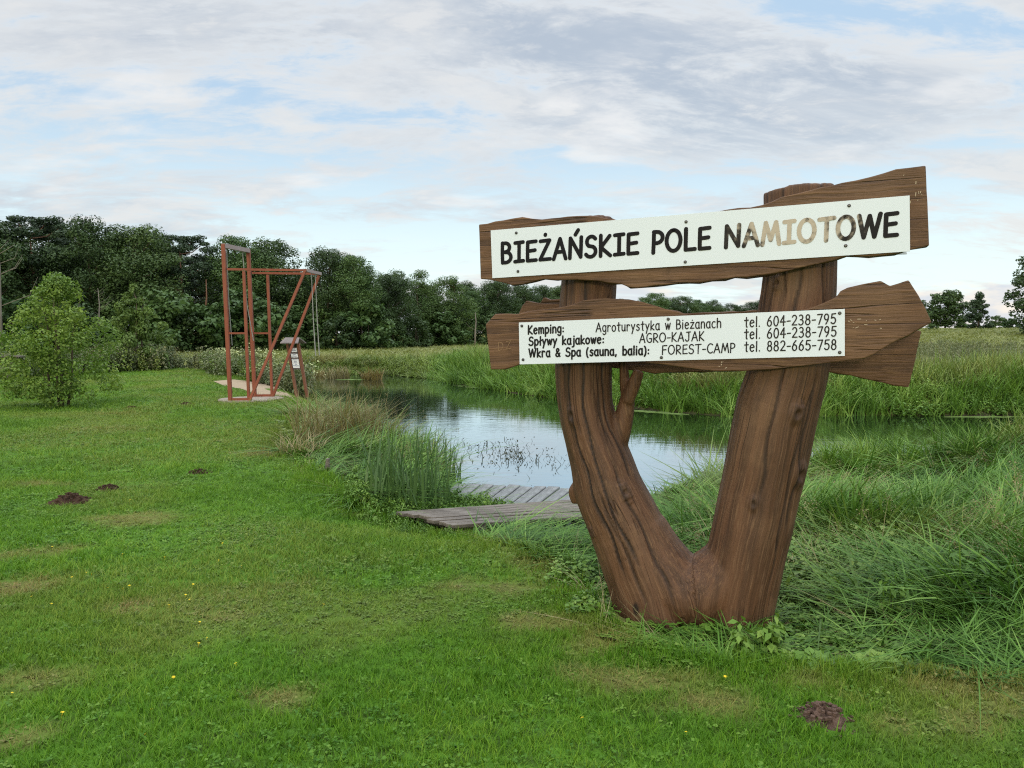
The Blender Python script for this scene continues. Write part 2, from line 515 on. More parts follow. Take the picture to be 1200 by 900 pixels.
def axis_pts(segments):
    out = []
    for a, b, s in segments:
        out.extend(np.arange(a, b, s))
    return np.array(out + [segments[-1][1]])


gx = axis_pts([(-1800, -400, 200), (-400, -100, 30), (-100, -24, 6), (-24, -8, 0.4), (-8, 10, 0.2), (10, 24, 0.4), (24, 100, 6), (100, 400, 30), (400, 1800, 200)])
gy = axis_pts([(-200, -20, 20), (-20, 2, 1.5), (2, 16, 0.2), (16, 46, 0.4), (46, 100, 5), (100, 400, 30), (400, 2600, 200)])
GX, GY = np.meshgrid(gx, gy)
GZ = ground_z(GX, GY)
nx, ny = len(gx), len(gy)
idx = np.arange(nx * ny).reshape(ny, nx)
quads = np.stack([idx[:-1, :-1].ravel(), idx[:-1, 1:].ravel(), idx[1:, 1:].ravel(), idx[1:, :-1].ravel()], 1)
gme = new_mesh('ground', np.stack([GX.ravel(), GY.ravel(), GZ.ravel()], 1), quads, True)
swat, srough = sdist(GX, GY, WATER), sdist(GX, GY, ROUGH)
lawnm = sstep(0.0, 0.4, srough) * (1 - sstep(36, 40, GY)) * sstep(0.4, 1.2, swat) * (GX < 14)
farside = ((GY > 18) & (GX > -4)) | (GY > 40)
zone = np.zeros((ny * nx, 4), np.float32)
zone[:, 0] = (lawnm * (~farside)).ravel()
zone[:, 1] = dryness(GX, GY).ravel()
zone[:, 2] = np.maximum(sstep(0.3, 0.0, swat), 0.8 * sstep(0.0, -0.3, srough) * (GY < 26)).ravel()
zone[:, 3] = 1
ca = gme.color_attributes.new('zone', 'FLOAT_COLOR', 'POINT')
ca.data.foreach_set('color', zone.ravel())
mg, t = material('meadow_and_lawn_ground')
zz = t.n('ShaderNodeSeparateColor', {0: t.n('ShaderNodeAttribute', attribute_name='zone').outputs['Color']})
pos = t.n('ShaderNodeNewGeometry').outputs['Position']
n1, n2, n3 = t.noise(pos, 0.5, 5, 0.6), t.noise(pos, 7.0, 6, 0.65), t.noise(pos, 0.05, 4, 0.6)
lawnc = t.mix(n1, (0.050, 0.130, 0.012), (0.080, 0.175, 0.018))
lawnc = t.mix(t.step(n2, 0.4, 0.65), lawnc, (0.045, 0.085, 0.014))
lawnc = t.mix(t.math('MULTIPLY', zz.outputs[1], 0.6), lawnc, (0.15, 0.105, 0.045))
fieldc = t.mix(t.step(n3, 0.38, 0.62), (0.165, 0.185, 0.048), (0.21, 0.21, 0.062))
fieldc = t.mix(t.step(n1, 0.45, 0.7), fieldc, (0.15, 0.185, 0.045))
fieldc = t.mix(t.step(n2, 0.5, 0.7, 0.0, 0.5), fieldc, (0.09, 0.12, 0.03))
c = t.mix(zz.outputs[0], fieldc, lawnc)
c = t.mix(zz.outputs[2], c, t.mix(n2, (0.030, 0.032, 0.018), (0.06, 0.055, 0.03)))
bp = t.n('ShaderNodeBump', {'Strength': 0.6, 'Distance': 0.03, 'Height': n2})
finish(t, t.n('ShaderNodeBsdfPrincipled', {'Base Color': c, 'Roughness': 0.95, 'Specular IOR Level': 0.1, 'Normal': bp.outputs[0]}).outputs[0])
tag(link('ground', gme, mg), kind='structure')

# river
xs, ys = np.array([-26.0, 42.0]), np.array([8.0, 46.0])
wme = new_mesh('river', [(-26, 8, WZ), (42, 8, WZ), (42, 46, WZ), (-26, 46, WZ)], [(0, 1, 2, 3)])
mw, t = material('calm_river_water')
pos = t.n('ShaderNodeNewGeometry').outputs['Position']
wv1 = t.noise(t.scale(pos, (0.8, 2.6, 1)), 1.6, 3, 0.5)
wv2 = t.noise(t.scale(pos, (1.2, 4.5, 1)), 4.5, 2, 0.5)
calm = t.step(t.noise(pos, 0.22, 2, 0.5), 0.42, 0.60)
hh = t.math('ADD', wv1, t.math('MULTIPLY', wv2, t.math('MULTIPLY', calm, 0.5)))
bp = t.n('ShaderNodeBump', {'Strength': 0.045, 'Distance': 0.05, 'Height': hh})
wp = t.n('ShaderNodeBsdfPrincipled', {'Base Color': (0.012, 0.016, 0.010, 1), 'Roughness': 0.02, 'IOR': 2.0, 'Normal': bp.outputs[0]})
wg = t.n('ShaderNodeBsdfGlossy', {'Color': (0.82, 0.93, 1.0, 1), 'Roughness': 0.02, 'Normal': bp.outputs[0]})
lw = t.n('ShaderNodeLayerWeight', {'Blend': 0.5}).outputs['Facing']
finish(t, t.n('ShaderNodeMixShader', {0: t.step(lw, 0.2, 0.85, 0.05, 0.55), 1: wp.outputs[0], 2: wg.outputs[0]}).outputs[0])
tag(link('river', wme, mw), kind='structure')

# sandy path behind the frame
pc = [(on_z(a, b), wd) for a, b, wd in ((262, 446, .5), (285, 450, .8), (305, 455, .85), (322, 460, .7), (336, 463, .3))]
vs, fs = [], []
for i, (p, wd) in enumerate(pc):
    for k in range(7):
        q = (k / 6 - 0.5) * 2
        x, y = p.x + q * wd * 0.35, p.y + q * wd * (1 + 0.25 * math.sin(i * 2.3 + k))
        vs.append((x, y, float(ground_z(x, y)) + 0.012))
for i in range(len(pc) - 1):
    for k in range(6):
        a = i * 7 + k
        fs.append((a, a + 7, a + 8, a + 1))
tag(link('sand_path', new_mesh('sand_path', vs, fs, True), M['sand']), kind='structure')
PATHPOLY = [(vs[i * 7][0], vs[i * 7][1]) for i in range(5)] + [(vs[i * 7 + 6][0], vs[i * 7 + 6][1]) for i in range(4, -1, -1)]

# ------------------------------------------------------------------ the timber sign
SD = 0.95
P1 = np.array(((575 - 600) / F * 5.0, 5.0)) * SD
P2 = np.array(((1066 - 600) / F * 4.24, 4.24)) * SD
T2 = (P2 - P1) / np.linalg.norm(P2 - P1)
N2 = np.array((T2[1], -T2[0]))                                  # towards the camera
ANG = math.atan2(T2[1], T2[0])


def on_plane(px, py, off=0.0):
    """pixel -> (u along sign, z) on the sign plane pushed back by off metres"""
    d = ray(px, py)
    o = P1 - N2 * off
    k = np.dot(o, N2) / np.dot(d[:2], N2)
    p = d * k
    return float(np.dot(p[:2] - P1, T2)), float(CAMH + p[2])


sign = empty('wooden_sign', (P1[0], P1[1], 0.0), ANG)
tag(sign, 'large brown timber sign of two boards on a forked tree trunk beside the river', 'sign')
# local frame of the sign: x = u, y = away from the camera, z = up


def local(px, py, off=0.0):
    u, z = on_plane(px, py, off)
    return Vector((u, off, z))


# --- forked trunk
def stations(lst, off):
    pts, rad = [], []
    for cx, cy, wpx in lst:
        c = local(cx, cy, off)
        a, b = local(cx - wpx / 2, cy, off), local(cx + wpx / 2, cy, off)
        pts.append(c)
        rad.append((b - a).length / 2)
    return pts, rad


OFF = 0.275
Lp, Lr = stations([(691, 257, 60), (691, 290, 63), (690, 335, 65), (685, 400, 66), (684, 440, 65), (686, 477, 63), (694, 511, 65), (704, 541, 71),
                   (714, 575, 79), (730, 610, 84), (747, 650, 90), (762, 690, 94), (772, 730, 98), (780, 775, 98)], OFF)
Rp, Rr = stations([(936, 222, 84), (937, 260, 86), (937, 320, 87), (933, 363, 90), (923, 435, 94), (911, 477, 97), (901, 526, 96), (892, 571, 94),
                   (881, 624, 94), (872, 665, 92), (864, 711, 88), (860, 745, 86), (858, 790, 86)], OFF)
rng = np.random.default_rng(4)


def catmull(pts, rad, n=6):
    P, Q = [], []
    for i in range(len(pts) - 1):
        p0, p1, p2, p3 = pts[max(i - 1, 0)], pts[i], pts[i + 1], pts[min(i + 2, len(pts) - 1)]
        for k in range(n):
            s = k / n
            P.append(0.5 * ((2 * p1) + (p2 - p0) * s + (2 * p0 - 5 * p1 + 4 * p2 - p3) * s * s + (3 * p1 - p0 - 3 * p2 + p3) * s ** 3))
            Q.append(rad[i] * (1 - s) + rad[i + 1] * s)
    return P + [pts[-1]], Q + [rad[-1]]


Lp, Lr = catmull(Lp, Lr)
Rp, Rr = catmull(Rp, Rr)
tb = MB()
tb.tube(Lp, Lr, 40)
tb.tube(Rp, Rr, 40)
sp, sr = stations([(744, 622, 74), (766, 660, 84), (797, 692, 92), (834, 690, 92), (868, 660, 82)], OFF)
sp, sr = catmull(sp, sr)
tb.tube(sp, sr, 28)
sp, sr = stations([(745, 700, 62), (800, 728, 74), (860, 735, 74)], OFF)
tb.tube(*catmull(sp, sr), 24)
bp_, br_ = stations([(716, 532, 32), (728, 500, 24), (735, 470, 17), (737, 455, 16)], OFF)
tb.tube(*catmull(bp_, br_), 16)
bp_, br_ = stations([(735, 472, 14), (743, 450, 16), (749, 434, 13)], OFF - 0.03)
tb.tube(*catmull(bp_, br_), 14)
bp_, br_ = stations([(735, 470, 14), (732, 445, 13), (731, 425, 12), (730, 405, 11)], OFF + 0.02)
tb.tube(*catmull(bp_, br_), 14)
bp_, br_ = stations([(676, 570, 14), (672, 577, 13), (675, 590, 10)], OFF - 0.02)
tb.tube(*catmull(bp_, br_), 12)
tmp = bpy.data.objects.new('tmp', new_mesh('tmp', tb.v, tb.f))
COL.objects.link(tmp)
md = tmp.modifiers.new('remesh', 'REMESH')
md.mode = 'VOXEL'
md.voxel_size = 0.0095
md = tmp.modifiers.new('smooth', 'SMOOTH')
md.iterations = 12
md.factor = 0.5
dg = bpy.context.evaluated_depsgraph_get()
ev = tmp.evaluated_get(dg)
tme = bpy.data.meshes.new_from_object(ev)
bpy.data.objects.remove(tmp)
tme.name = 'forked_trunk'
nv = len(tme.vertices)
co = np.empty(nv * 3, np.float32)
tme.vertices.foreach_get('co', co)
co = co.reshape(-1, 3).astype(float)
no = np.empty(nv * 3, np.float32)
tme.vertices.foreach_get('normal', no)
no = no.reshape(-1, 3)


def straighten(co, pts, rad):
    P_ = np.array([tuple(p) for p in pts])
    R_ = np.array(rad)
    s = np.concatenate([[0], np.cumsum(np.linalg.norm(np.diff(P_, axis=0), axis=1))])
    best = np.full(len(co), 1e9)
    out = np.zeros((len(co), 3))
    for i in range(len(P_) - 1):
        e = P_[i + 1] - P_[i]
        L = np.linalg.norm(e)
        tt = np.clip(((co - P_[i]) @ e) / (L * L), 0, 1)
        q = P_[i] + tt[:, None] * e
        dv = co - q
        d = np.linalg.norm(dv, axis=1) / (R_[i] * (1 - tt) + R_[i + 1] * tt)
        tz = e / L
        ux = np.array((1, 0, 0)) - tz * tz[0]
        ux /= np.linalg.norm(ux)
        uy = np.cross(tz, ux)
        m_ = d < best
        best = np.where(m_, d, best)
        new = np.stack([dv @ ux, dv @ uy, s[i] + tt * L], 1)
        out[m_] = new[m_]
    return out, best


gl, bl = straighten(co, Lp, Lr)
gr, br2 = straighten(co, Rp, Rr)
gr = gr + np.array((3.0, 0, 0.4))
grain = np.where((bl < br2)[:, None], gl, gr)
# real relief: shallow flutes along the grain and a few long drying splits
theta = np.arctan2(grain[:, 1], np.where(grain[:, 0] > 1.5, grain[:, 0] - 3.0, grain[:, 0]))
rel = (fbm(theta * 2.2 + 20 + grain[:, 0] * 0.0, grain[:, 2] * 1.6, 3, 3) - 0.5) * 0.020
rel += (fbm(theta * 9 + 60, grain[:, 2] * 1.2, 2, 8) - 0.5) * 0.006
splitm = np.zeros(nv)
kn = np.zeros(nv)
for th0, z0, sd_, rad_, amp_ in ((1.1, 1.65, 1, .05, .016), (2.2, .95, 1, .04, .012), (.6, 2.0, 1, .06, .018), (1.7, 2.2, 1, .035, .010), (1.9, 1.2, 0, .05, .012), (.9, 1.75, 0, .05, .014), (2.4, 1.9, 0, .04, .012)):
    q = np.hypot((theta - th0) * .2, (grain[:, 2] - z0) * .55) / rad_
    sel = (grain[:, 0] > 1.5) == bool(sd_)
    rel += np.where(sel, amp_ * sstep(1.0, .35, q) - amp_ * 1.1 * sstep(.38, .1, q), 0)
    kn = np.maximum(kn, np.where(sel, .55 * sstep(.9, .2, q), 0))
for k in range(20):
    th0 = rng.uniform(0.3, 2.85) if k % 5 else rng.uniform(-2.9, -.3)  # +pi/2 faces the camera
    z0, ln = rng.uniform(0.4, 2.1), rng.uniform(0.4, 1.5)
    if k in (1, 3): th0, z0, ln = (1.42, 1.15, 2.1) if k == 1 else (1.85, 1.5, 1.5)
    side = (grain[:, 0] > 1.5) == (k % 2 == 0)
    dth = np.abs(theta - th0 - 0.05 * np.sin(grain[:, 2] * 4 + k) - 0.03 * np.sin(grain[:, 2] * 17 + k))
    fade = sstep(0, 0.15, ln / 2 - np.abs(grain[:, 2] - z0))
    rel -= np.where(side, 0.010 * fade * sstep(0.05, 0.0, dth), 0)
    splitm = np.maximum(splitm, np.where(side, fade * sstep(0.060, 0.022, dth) * (rng.uniform(.45, .85) if k not in (1, 3) else .95), 0))
co2 = co + no * rel[:, None]
tme.vertices.foreach_set('co', co2.astype(np.float32).ravel())
at_ = tme.attributes.new('split', 'FLOAT', 'POINT')
hole = local(752, 699, OFF)
qh = np.hypot((co[:, 0] - hole.x) / .022, (co[:, 2] - hole.z) / .045)
splitm = np.maximum(np.maximum(splitm, kn), np.where(co[:, 1] < OFF, .95 * sstep(1.2, .6, qh), 0))
at_.data.foreach_set('value', splitm.astype(np.float32))
at_ = tme.attributes.new('grain', 'FLOAT_VECTOR', 'POINT')
at_.data.foreach_set('vector', grain.astype(np.float32).ravel())
tme.polygons.foreach_set('use_smooth', [True] * len(tme.polygons))
tme.materials.clear()
link('forked_trunk', tme, M['trunk'], sign)

# --- boards
def refine(pts, seg=0.05, jit=0.004, seed=0):
    r = random.Random(seed)
    out = []
    n = len(pts)
    for i in range(n):
        a, b = pts[i], pts[(i + 1) % n]
        k = max(1, int((b - a).length / seg))
        for j in range(k):
            p = a.lerp(b, j / k)
            if j: p = p + Vector((0, 0, r.uniform(-jit, jit)))
            out.append(p)
    return out


def board(px_pts, off, thick, seed, mt=M['board'], name='board', jit=0.004):
    pts = refine([local(a, b, off) for a, b in px_pts], seed=seed, jit=jit)
    c = sum(pts, Vector()) / len(pts)
    o = bpy.data.objects.new(name, None)
    n = len(pts)
    r = random.Random(seed)
    vs = [(p.x - c.x, 0, p.z - c.z) for p in pts]
    back = [(p.x - c.x + r.uniform(-.008, .008), thick, p.z - c.z + r.uniform(-.010, .006)) for p in pts]
    fs = [tuple(range(n))] + [tuple(range(2 * n - 1, n - 1, -1))] + [(i, n + i, n + (i + 1) % n, (i + 1) % n) for i in range(n)]
    me = new_mesh(name, vs + back, fs)
    bm = bmesh.new()
    bm.from_mesh(me)
    bmesh.ops.recalc_face_normals(bm, faces=bm.faces)
    bm.to_mesh(me)
    bm.free()
    ob = link(name, me, mt, sign)
    ob.location = (c.x, off, c.z)
    bevel(ob, 0.006, 2)
    return ob


UP = [(561, 263), (590, 258), (612, 254), (635, 257), (665, 253.5), (688, 252.5), (735, 258), (790, 256), (840, 248), (893, 240), (915, 231), (937, 226),
      (987, 214), (1020, 207), (1035, 203), (1050, 198), (1067, 196), (1085, 194), (1087, 237), (1089, 288), (1067, 293), (1050, 297), (1020, 300.5), (993, 299.5),
      (980, 304), (950, 311), (920, 318), (887, 323), (850, 327), (820, 331), (793, 332), (767, 334.5), (747, 338), (737, 336.5), (728, 333), (715, 331.5), (687, 328.5), (663, 328), (637, 327),
      (625, 330), (612, 333), (600, 334), (588, 331), (575, 328), (563, 327), (562, 295)]
LO = [(580, 368), (607, 368), (630, 363), (667, 358), (683, 352), (700, 350), (720, 350), (735, 351), (750, 353), (765, 357), (780, 362), (807, 369), (850, 372), (900, 369), (947, 362), (965, 355),
      (980, 348), (985, 341), (993, 337), (1010, 333), (1032, 329), (1043, 335), (1053, 332), (1065, 328), (1077, 347), (1085, 362), (1092, 378), (1065, 393), (1037, 407), (1025, 415), (1013, 420),
      (990, 423), (970, 425.5), (930, 430), (887, 433.5), (860, 434.5), (840, 435), (820, 433), (800, 430.5), (775, 427), (752, 424), (700, 424), (640, 424), (610, 427), (600, 430.5), (590, 433), (575, 433), (573, 415), (571, 398), (569, 380)]
board(UP, 0.0, 0.065, 1)
board(LO, -0.012, 0.075, 2)
BLO = [(608, 367), (612, 358), (617, 352), (625, 354), (633, 355), (637, 348), (645, 351), (657, 350), (700, 354), (750, 360), (800, 367), (846, 366), (893, 363), (950, 366), (1010, 374), (1080, 388), (1072, 425), (1065, 454), (1047, 452),
       (1010, 443), (970, 436), (920, 433), (877, 434), (820, 436), (766, 437.5), (740, 434), (700, 430), (650, 425), (612, 420)]
board(BLO, 0.48, 0.06, 3)
BUP = [(600, 268), (700, 262), (850, 252), (960, 240), (1055, 224), (1056, 292), (1000, 292), (900, 314), (760, 324), (660, 322), (605, 320)]
board(BUP, 0.48, 0.06, 4)


def panel(cor, off, name, seed, extra=0.012):
    pts = [local(a, b, off) for a, b in cor]
    c = sum(pts, Vector()) / 4
    mb = MB()
    vs = [p - c for p in pts] + [p - c + Vector((0, 0.006, 0)) for p in pts]
    mb.add(vs, [(0, 3, 2, 1), (4, 5, 6, 7), (0, 1, 5, 4), (1, 2, 6, 5), (2, 3, 7, 6), (3, 0, 4, 7)])
    o = mb.build(name, M['panel'], sign)
    o.location = c
    return o, c


pan1, pc1 = panel([(575, 270), (1066, 229), (1066.5, 294.5), (577, 326)], -0.010, 'sign_panel', 1)
pan2, pc2 = panel([(608, 378), (990, 362), (990, 417), (609, 427)], -0.022, 'sign_panel', 2)
tag(pan1, 'long white panel with the campsite name in big black letters')
tag(pan2, 'white panel with three lines of contacts and phone numbers')
pb, _ = panel([(622, 275), (1045, 232), (1063, 298), (622, 316)], 0.548, 'back_panel', 3)


def screws(lst, par, c, off):
    for a, b in lst:
        p = local(a, b, off) - c
        mb = MB()
        mb.tube([p, p + Vector((0, -0.003, 0)), p + Vector((0, -0.005, 0))], [0.0095, 0.0085, 0.004], 10)
        mb.build('screw', M['screw'], par)


screws([(605, 273), (607, 318), (804, 260), (803, 307), (995, 241), (991, 288)], pan1, pc1, -0.010)
screws([(611.5, 382), (613, 421.5), (783, 374), (775, 419), (984, 367), (984, 413)], pan2, pc2, -0.022)


# --- hand-lettering built from strokes
def A(cx, cy, rx, ry, a0, a1, n=12):
    return [(cx + rx * math.cos(R(a0 + (a1 - a0) * i / n)), cy + ry * math.sin(R(a0 + (a1 - a0) * i / n))) for i in range(n + 1)]


X = 0.70
def bowl(x0=0.27): return A(x0, 0.33, 0.25, 0.33, 50, 320)


GL = {
    ' ': (0.42, []),
    'A': (0.74, [[(0, 0), (0.38, 1.0), (0.72, 0)], [(0.13, 0.34), (0.61, 0.36)]]),
    'B': (0.60, [[(0.05, 1.0), (0.04, 0.5), (0.06, 0)], [(0.05, 0.98)] + A(0.22, 0.765, 0.27, 0.225, 88, -85) + [(0.07, 0.53)], [(0.20, 0.53)] + A(0.24, 0.27, 0.34, 0.265, 80, -88) + [(0.07, 0.01)]]),
    'C': (0.62, [A(0.40, 0.5, 0.38, 0.50, 50, 310, 18)]),
    'E': (0.58, [[(0.56, 0.97), (0.06, 0.95), (0.05, 0.5), (0.05, 0.02), (0.57, 0.03)], [(0.07, 0.50), (0.50, 0.53)]]),
    'F': (0.58, [[(0.58, 0.98), (0.06, 0.95), (0.05, 0.5), (0.03, 0.0)], [(0.06, 0.50), (0.48, 0.53)]]),
    'G': (0.70, [A(0.40, 0.5, 0.37, 0.50, 55, 300, 18) + [(0.66, 0.18), (0.68, 0.42), (0.38, 0.42)]]),
    'I': (0.54, [[(0.03, 0.96), (0.52, 0.98)], [(0.28, 0.97), (0.27, 0.04)], [(0.02, 0.02), (0.54, 0.04)]]),
    'J': (0.64, [[(0.16, 0.96), (0.66, 0.98)], [(0.44, 0.97), (0.45, 0.35)] + A(0.24, 0.22, 0.21, 0.22, 10, -165)]),
    'K': (0.62, [[(0.05, 1.0), (0.04, 0.0)], [(0.56, 0.96), (0.06, 0.42), (0.60, 0.0)]]),
    'L': (0.54, [[(0.05, 1.0), (0.04, 0.02), (0.54, 0.03)]]),
    'M': (0.86, [[(0.0, 0.0), (0.16, 0.99), (0.42, 0.20), (0.68, 0.99), (0.85, 0.0)]]),
    'N': (0.74, [[(0.02, 0.0), (0.05, 0.98), (0.66, 0.03), (0.69, 1.0)]]),
    'O': (0.80, [A(0.39, 0.5, 0.38, 0.49, 90, 450, 24)]),
    'P': (0.54, [[(0.06, 0.97), (0.05, 0.5), (0.03, -0.02)], [(0.05, 0.97)] + A(0.22, 0.70, 0.32, 0.265, 85, -85) + [(0.06, 0.42)]]),
    'R': (0.62, [[(0.05, 0.97), (0.04, 0.0)], [(0.05, 0.97)] + A(0.20, 0.71, 0.33, 0.255, 85, -80) + [(0.08, 0.44), (0.60, 0.0)]]),
    'S': (0.62, [[(0.56, 0.87)] + A(0.33, 0.74, 0.26, 0.25, 50, 235, 12) + A(0.28, 0.26, 0.30, 0.26, 62, -150, 14)]),
    'T': (0.68, [[(0.0, 0.95), (0.70, 0.98)], [(0.36, 0.96), (0.34, 0.0)]]),
    'W': (1.0, [[(0.0, 0.98), (0.24, 0.02), (0.50, 0.94), (0.74, 0.02), (1.0, 1.0)]]),
    'Z': (0.64, [[(0.05, 0.95), (0.60, 0.97), (0.03, 0.03), (0.64, 0.04)]]),
    'D': (0.66, [[(0.05, 1.0), (0.05, 0.0)], [(0.05, 0.99)] + A(0.14, 0.5, 0.48, 0.49, 85, -85) + [(0.05, 0.01)]]),
    'a': (0.52, [A(0.25, 0.33, 0.24, 0.34, 55, 330, 14), [(0.46, 0.68), (0.45, 0.2), (0.51, 0.0)]]),
    'b': (0.54, [[(0.04, 1.0), (0.04, 0.0)], A(0.27, 0.32, 0.24, 0.33, 160, -160, 16)]),
    'c': (0.48, [A(0.28, 0.33, 0.26, 0.34, 55, 310, 14)]),
    'e': (0.54, [[(0.04, 0.35), (0.48, 0.42)] + A(0.27, 0.34, 0.24, 0.34, 20, 315, 14)]),
    'g': (0.52, [A(0.25, 0.36, 0.23, 0.33, 45, 345, 14), [(0.47, 0.66), (0.48, -0.10)] + A(0.26, -0.12, 0.22, 0.20, 0, -150, 8)]),
    'h': (0.54, [[(0.04, 1.0), (0.04, 0.0)], [(0.05, 0.40)] + A(0.27, 0.45, 0.21, 0.23, 150, 0, 8) + [(0.49, 0.0)]]),
    'i': (0.16, [[(0.07, 0.66), (0.07, 0.0)], [(0.07, 0.90), (0.075, 0.93)]]),
    'j': (0.28, [[(0.22, 0.66), (0.22, -0.15)] + A(0.05, -0.14, 0.17, 0.18, 0, -110, 6), [(0.22, 0.90), (0.225, 0.93)]]),
    'k': (0.50, [[(0.05, 1.0), (0.04, 0.0)], [(0.44, 0.62), (0.06, 0.27), (0.48, 0.0)]]),
    'l': (0.14, [[(0.07, 1.0), (0.06, 0.0)]]),
    'm': (0.76, [[(0.04, 0.68), (0.04, 0.0)], [(0.05, 0.42)] + A(0.21, 0.47, 0.15, 0.21, 150, 0, 7) + [(0.37, 0.02)], [(0.37, 0.42)] + A(0.54, 0.47, 0.16, 0.21, 150, 0, 7) + [(0.71, 0.0)]]),
    'n': (0.52, [[(0.04, 0.68), (0.04, 0.0)], [(0.05, 0.42)] + A(0.26, 0.46, 0.20, 0.22, 150, 0, 8) + [(0.47, 0.0)]]),
    'o': (0.54, [A(0.26, 0.33, 0.25, 0.33, 90, 450, 18)]),
    'p': (0.54, [[(0.04, 0.66), (0.04, -0.34)], A(0.27, 0.34, 0.24, 0.33, 160, -160, 16)]),
    'r': (0.44, [[(0.04, 0.68), (0.05, 0.0)], [(0.05, 0.40)] + A(0.26, 0.44, 0.20, 0.23, 150, 40, 8)]),
    's': (0.46, [[(0.42, 0.60), (0.26, 0.68), (0.10, 0.60), (0.08, 0.48), (0.24, 0.37), (0.40, 0.27), (0.40, 0.10), (0.24, 0.0), (0.04, 0.08)]]),
    't': (0.44, [[(0.22, 0.95), (0.21, 0.12), (0.26, 0.0), (0.32, 0.0)], [(0.0, 0.66), (0.44, 0.68)]]),
    'u': (0.52, [[(0.04, 0.67), (0.05, 0.25)] + A(0.24, 0.22, 0.19, 0.21, 180, 340, 8) + [(0.46, 0.35), (0.46, 0.68)], [(0.46, 0.3), (0.49, 0.0)]]),
    'w': (0.66, [[(0.0, 0.66), (0.17, 0.02), (0.33, 0.60), (0.48, 0.02), (0.66, 0.67)]]),
    'y': (0.50, [[(0.02, 0.66), (0.24, 0.08)], [(0.48, 0.68), (0.24, 0.08), (0.10, -0.34)]]),
    '0': (0.58, [A(0.29, 0.48, 0.26, 0.48, 90, 450, 22)]),
    '2': (0.58, [A(0.27, 0.72, 0.24, 0.25, 160, -25, 10) + [(0.38, 0.44), (0.03, 0.03), (0.56, 0.03)]]),
    '3': (0.58, [A(0.25, 0.74, 0.22, 0.23, 140, -75, 10) + [(0.20, 0.51)] + A(0.25, 0.26, 0.27, 0.26, 75, -145, 12)]),
    '4': (0.60, [[(0.40, 0.0), (0.42, 0.98), (0.02, 0.36), (0.60, 0.36)]]),
    '5': (0.58, [[(0.52, 0.96), (0.12, 0.94), (0.07, 0.54)] + A(0.26, 0.31, 0.27, 0.30, 115, -145, 14)]),
    '6': (0.58, [[(0.42, 0.97), (0.18, 0.70), (0.05, 0.36)] + A(0.28, 0.28, 0.24, 0.28, 165, -190, 20)]),
    '7': (0.58, [[(0.03, 0.94), (0.56, 0.96), (0.20, 0.0)]]),
    '8': (0.58, [A(0.28, 0.74, 0.20, 0.23, -90, 270, 16), A(0.28, 0.26, 0.25, 0.26, 90, 450, 18)]),
    '9': (0.58, [A(0.27, 0.68, 0.23, 0.28, 0, 350, 18) + [(0.50, 0.66), (0.42, 0.30), (0.22, 0.0)]]),
    '.': (0.18, [[(0.07, 0.03), (0.075, 0.05)]]),
    ',': (0.20, [[(0.10, 0.06), (0.04, -0.14)]]),
    ':': (0.22, [[(0.09, 0.10), (0.095, 0.13)], [(0.09, 0.50), (0.095, 0.53)]]),
    '-': (0.40, [[(0.02, 0.42), (0.38, 0.43)]]),
    '(': (0.30, [A(0.36, 0.38, 0.30, 0.62, 115, 245, 10)]),
    ')': (0.30, [A(-0.06, 0.38, 0.30, 0.62, 65, -65, 10)]),
    '&': (0.66, [[(0.62, 0.0), (0.16, 0.62)] + A(0.30, 0.76, 0.16, 0.17, 200, -20, 10) + [(0.12, 0.36)] + A(0.27, 0.20, 0.22, 0.20, 150, 330, 10) + [(0.60, 0.40)]]),
}
GL['Ż'] = (GL['Z'][0], GL['Z'][1] + [[(0.34, 1.24), (0.345, 1.27)]])
GL['Ń'] = (GL['N'][0], GL['N'][1] + [[(0.34, 1.14), (0.50, 1.36)]])
GL['ż'] = (0.50, [[(0.04, 0.64), (0.46, 0.66), (0.02, 0.03), (0.48, 0.04)], [(0.25, 0.88), (0.255, 0.91)]])
GL['ł'] = (0.22, [[(0.11, 1.0), (0.10, 0.0)], [(-0.03, 0.40), (0.25, 0.58)]])


def ribbon(pts, wd, lvl):
    """flat round-ended stroke as one strip; returns verts (x, depth, z) and faces"""
    P_ = [pts[0]]
    for p in pts[1:]:
        if math.hypot(p[0] - P_[-1][0], p[1] - P_[-1][1]) > 1e-5: P_.append(p)
    n = len(P_)
    L, Rr_ = [], []
    for i in range(n):
        a, b = P_[max(i - 1, 0)], P_[min(i + 1, n - 1)]
        p = P_[i]
        d0 = np.array((p[0] - a[0], p[1] - a[1])) if i else None
        d1 = np.array((b[0] - p[0], b[1] - p[1])) if i < n - 1 else None
        if d0 is not None: d0 = d0 / np.linalg.norm(d0)
        if d1 is not None: d1 = d1 / np.linalg.norm(d1)
        if d0 is None: d0 = d1
        if d1 is None: d1 = d0
        m_ = np.array((-(d0[1] + d1[1]), d0[0] + d1[0]))
        lm = np.linalg.norm(m_)
        m_ = np.array((-d0[1], d0[0])) if lm < 1e-6 else m_ / lm
        k = min(1.6, 1.0 / max(0.3, abs(m_[0] * -d0[1] + m_[1] * d0[0])))
        h = wd / 2 * k
        L.append((p[0] + m_[0] * h, p[1] + m_[1] * h))
        Rr_.append((p[0] - m_[0] * h, p[1] - m_[1] * h))
    vs = L + Rr_
    fs = [(i, n + i, n + i + 1, i + 1) for i in range(n - 1)]
    for end, (q, o_) in enumerate(((P_[0], P_[1]), (P_[-1], P_[-2]))):
        d = math.atan2(q[1] - o_[1], q[0] - o_[0])
        arc = [(q[0] + wd / 2 * math.cos(d + R(90 - 180 * j / 8)), q[1] + wd / 2 * math.sin(d + R(90 - 180 * j / 8))) for j in range(9)]
        b0 = len(vs)
        vs += arc
        fs.append(tuple(range(b0, b0 + 9)))
    return [(x, -lvl, z) for x, z in vs], fs


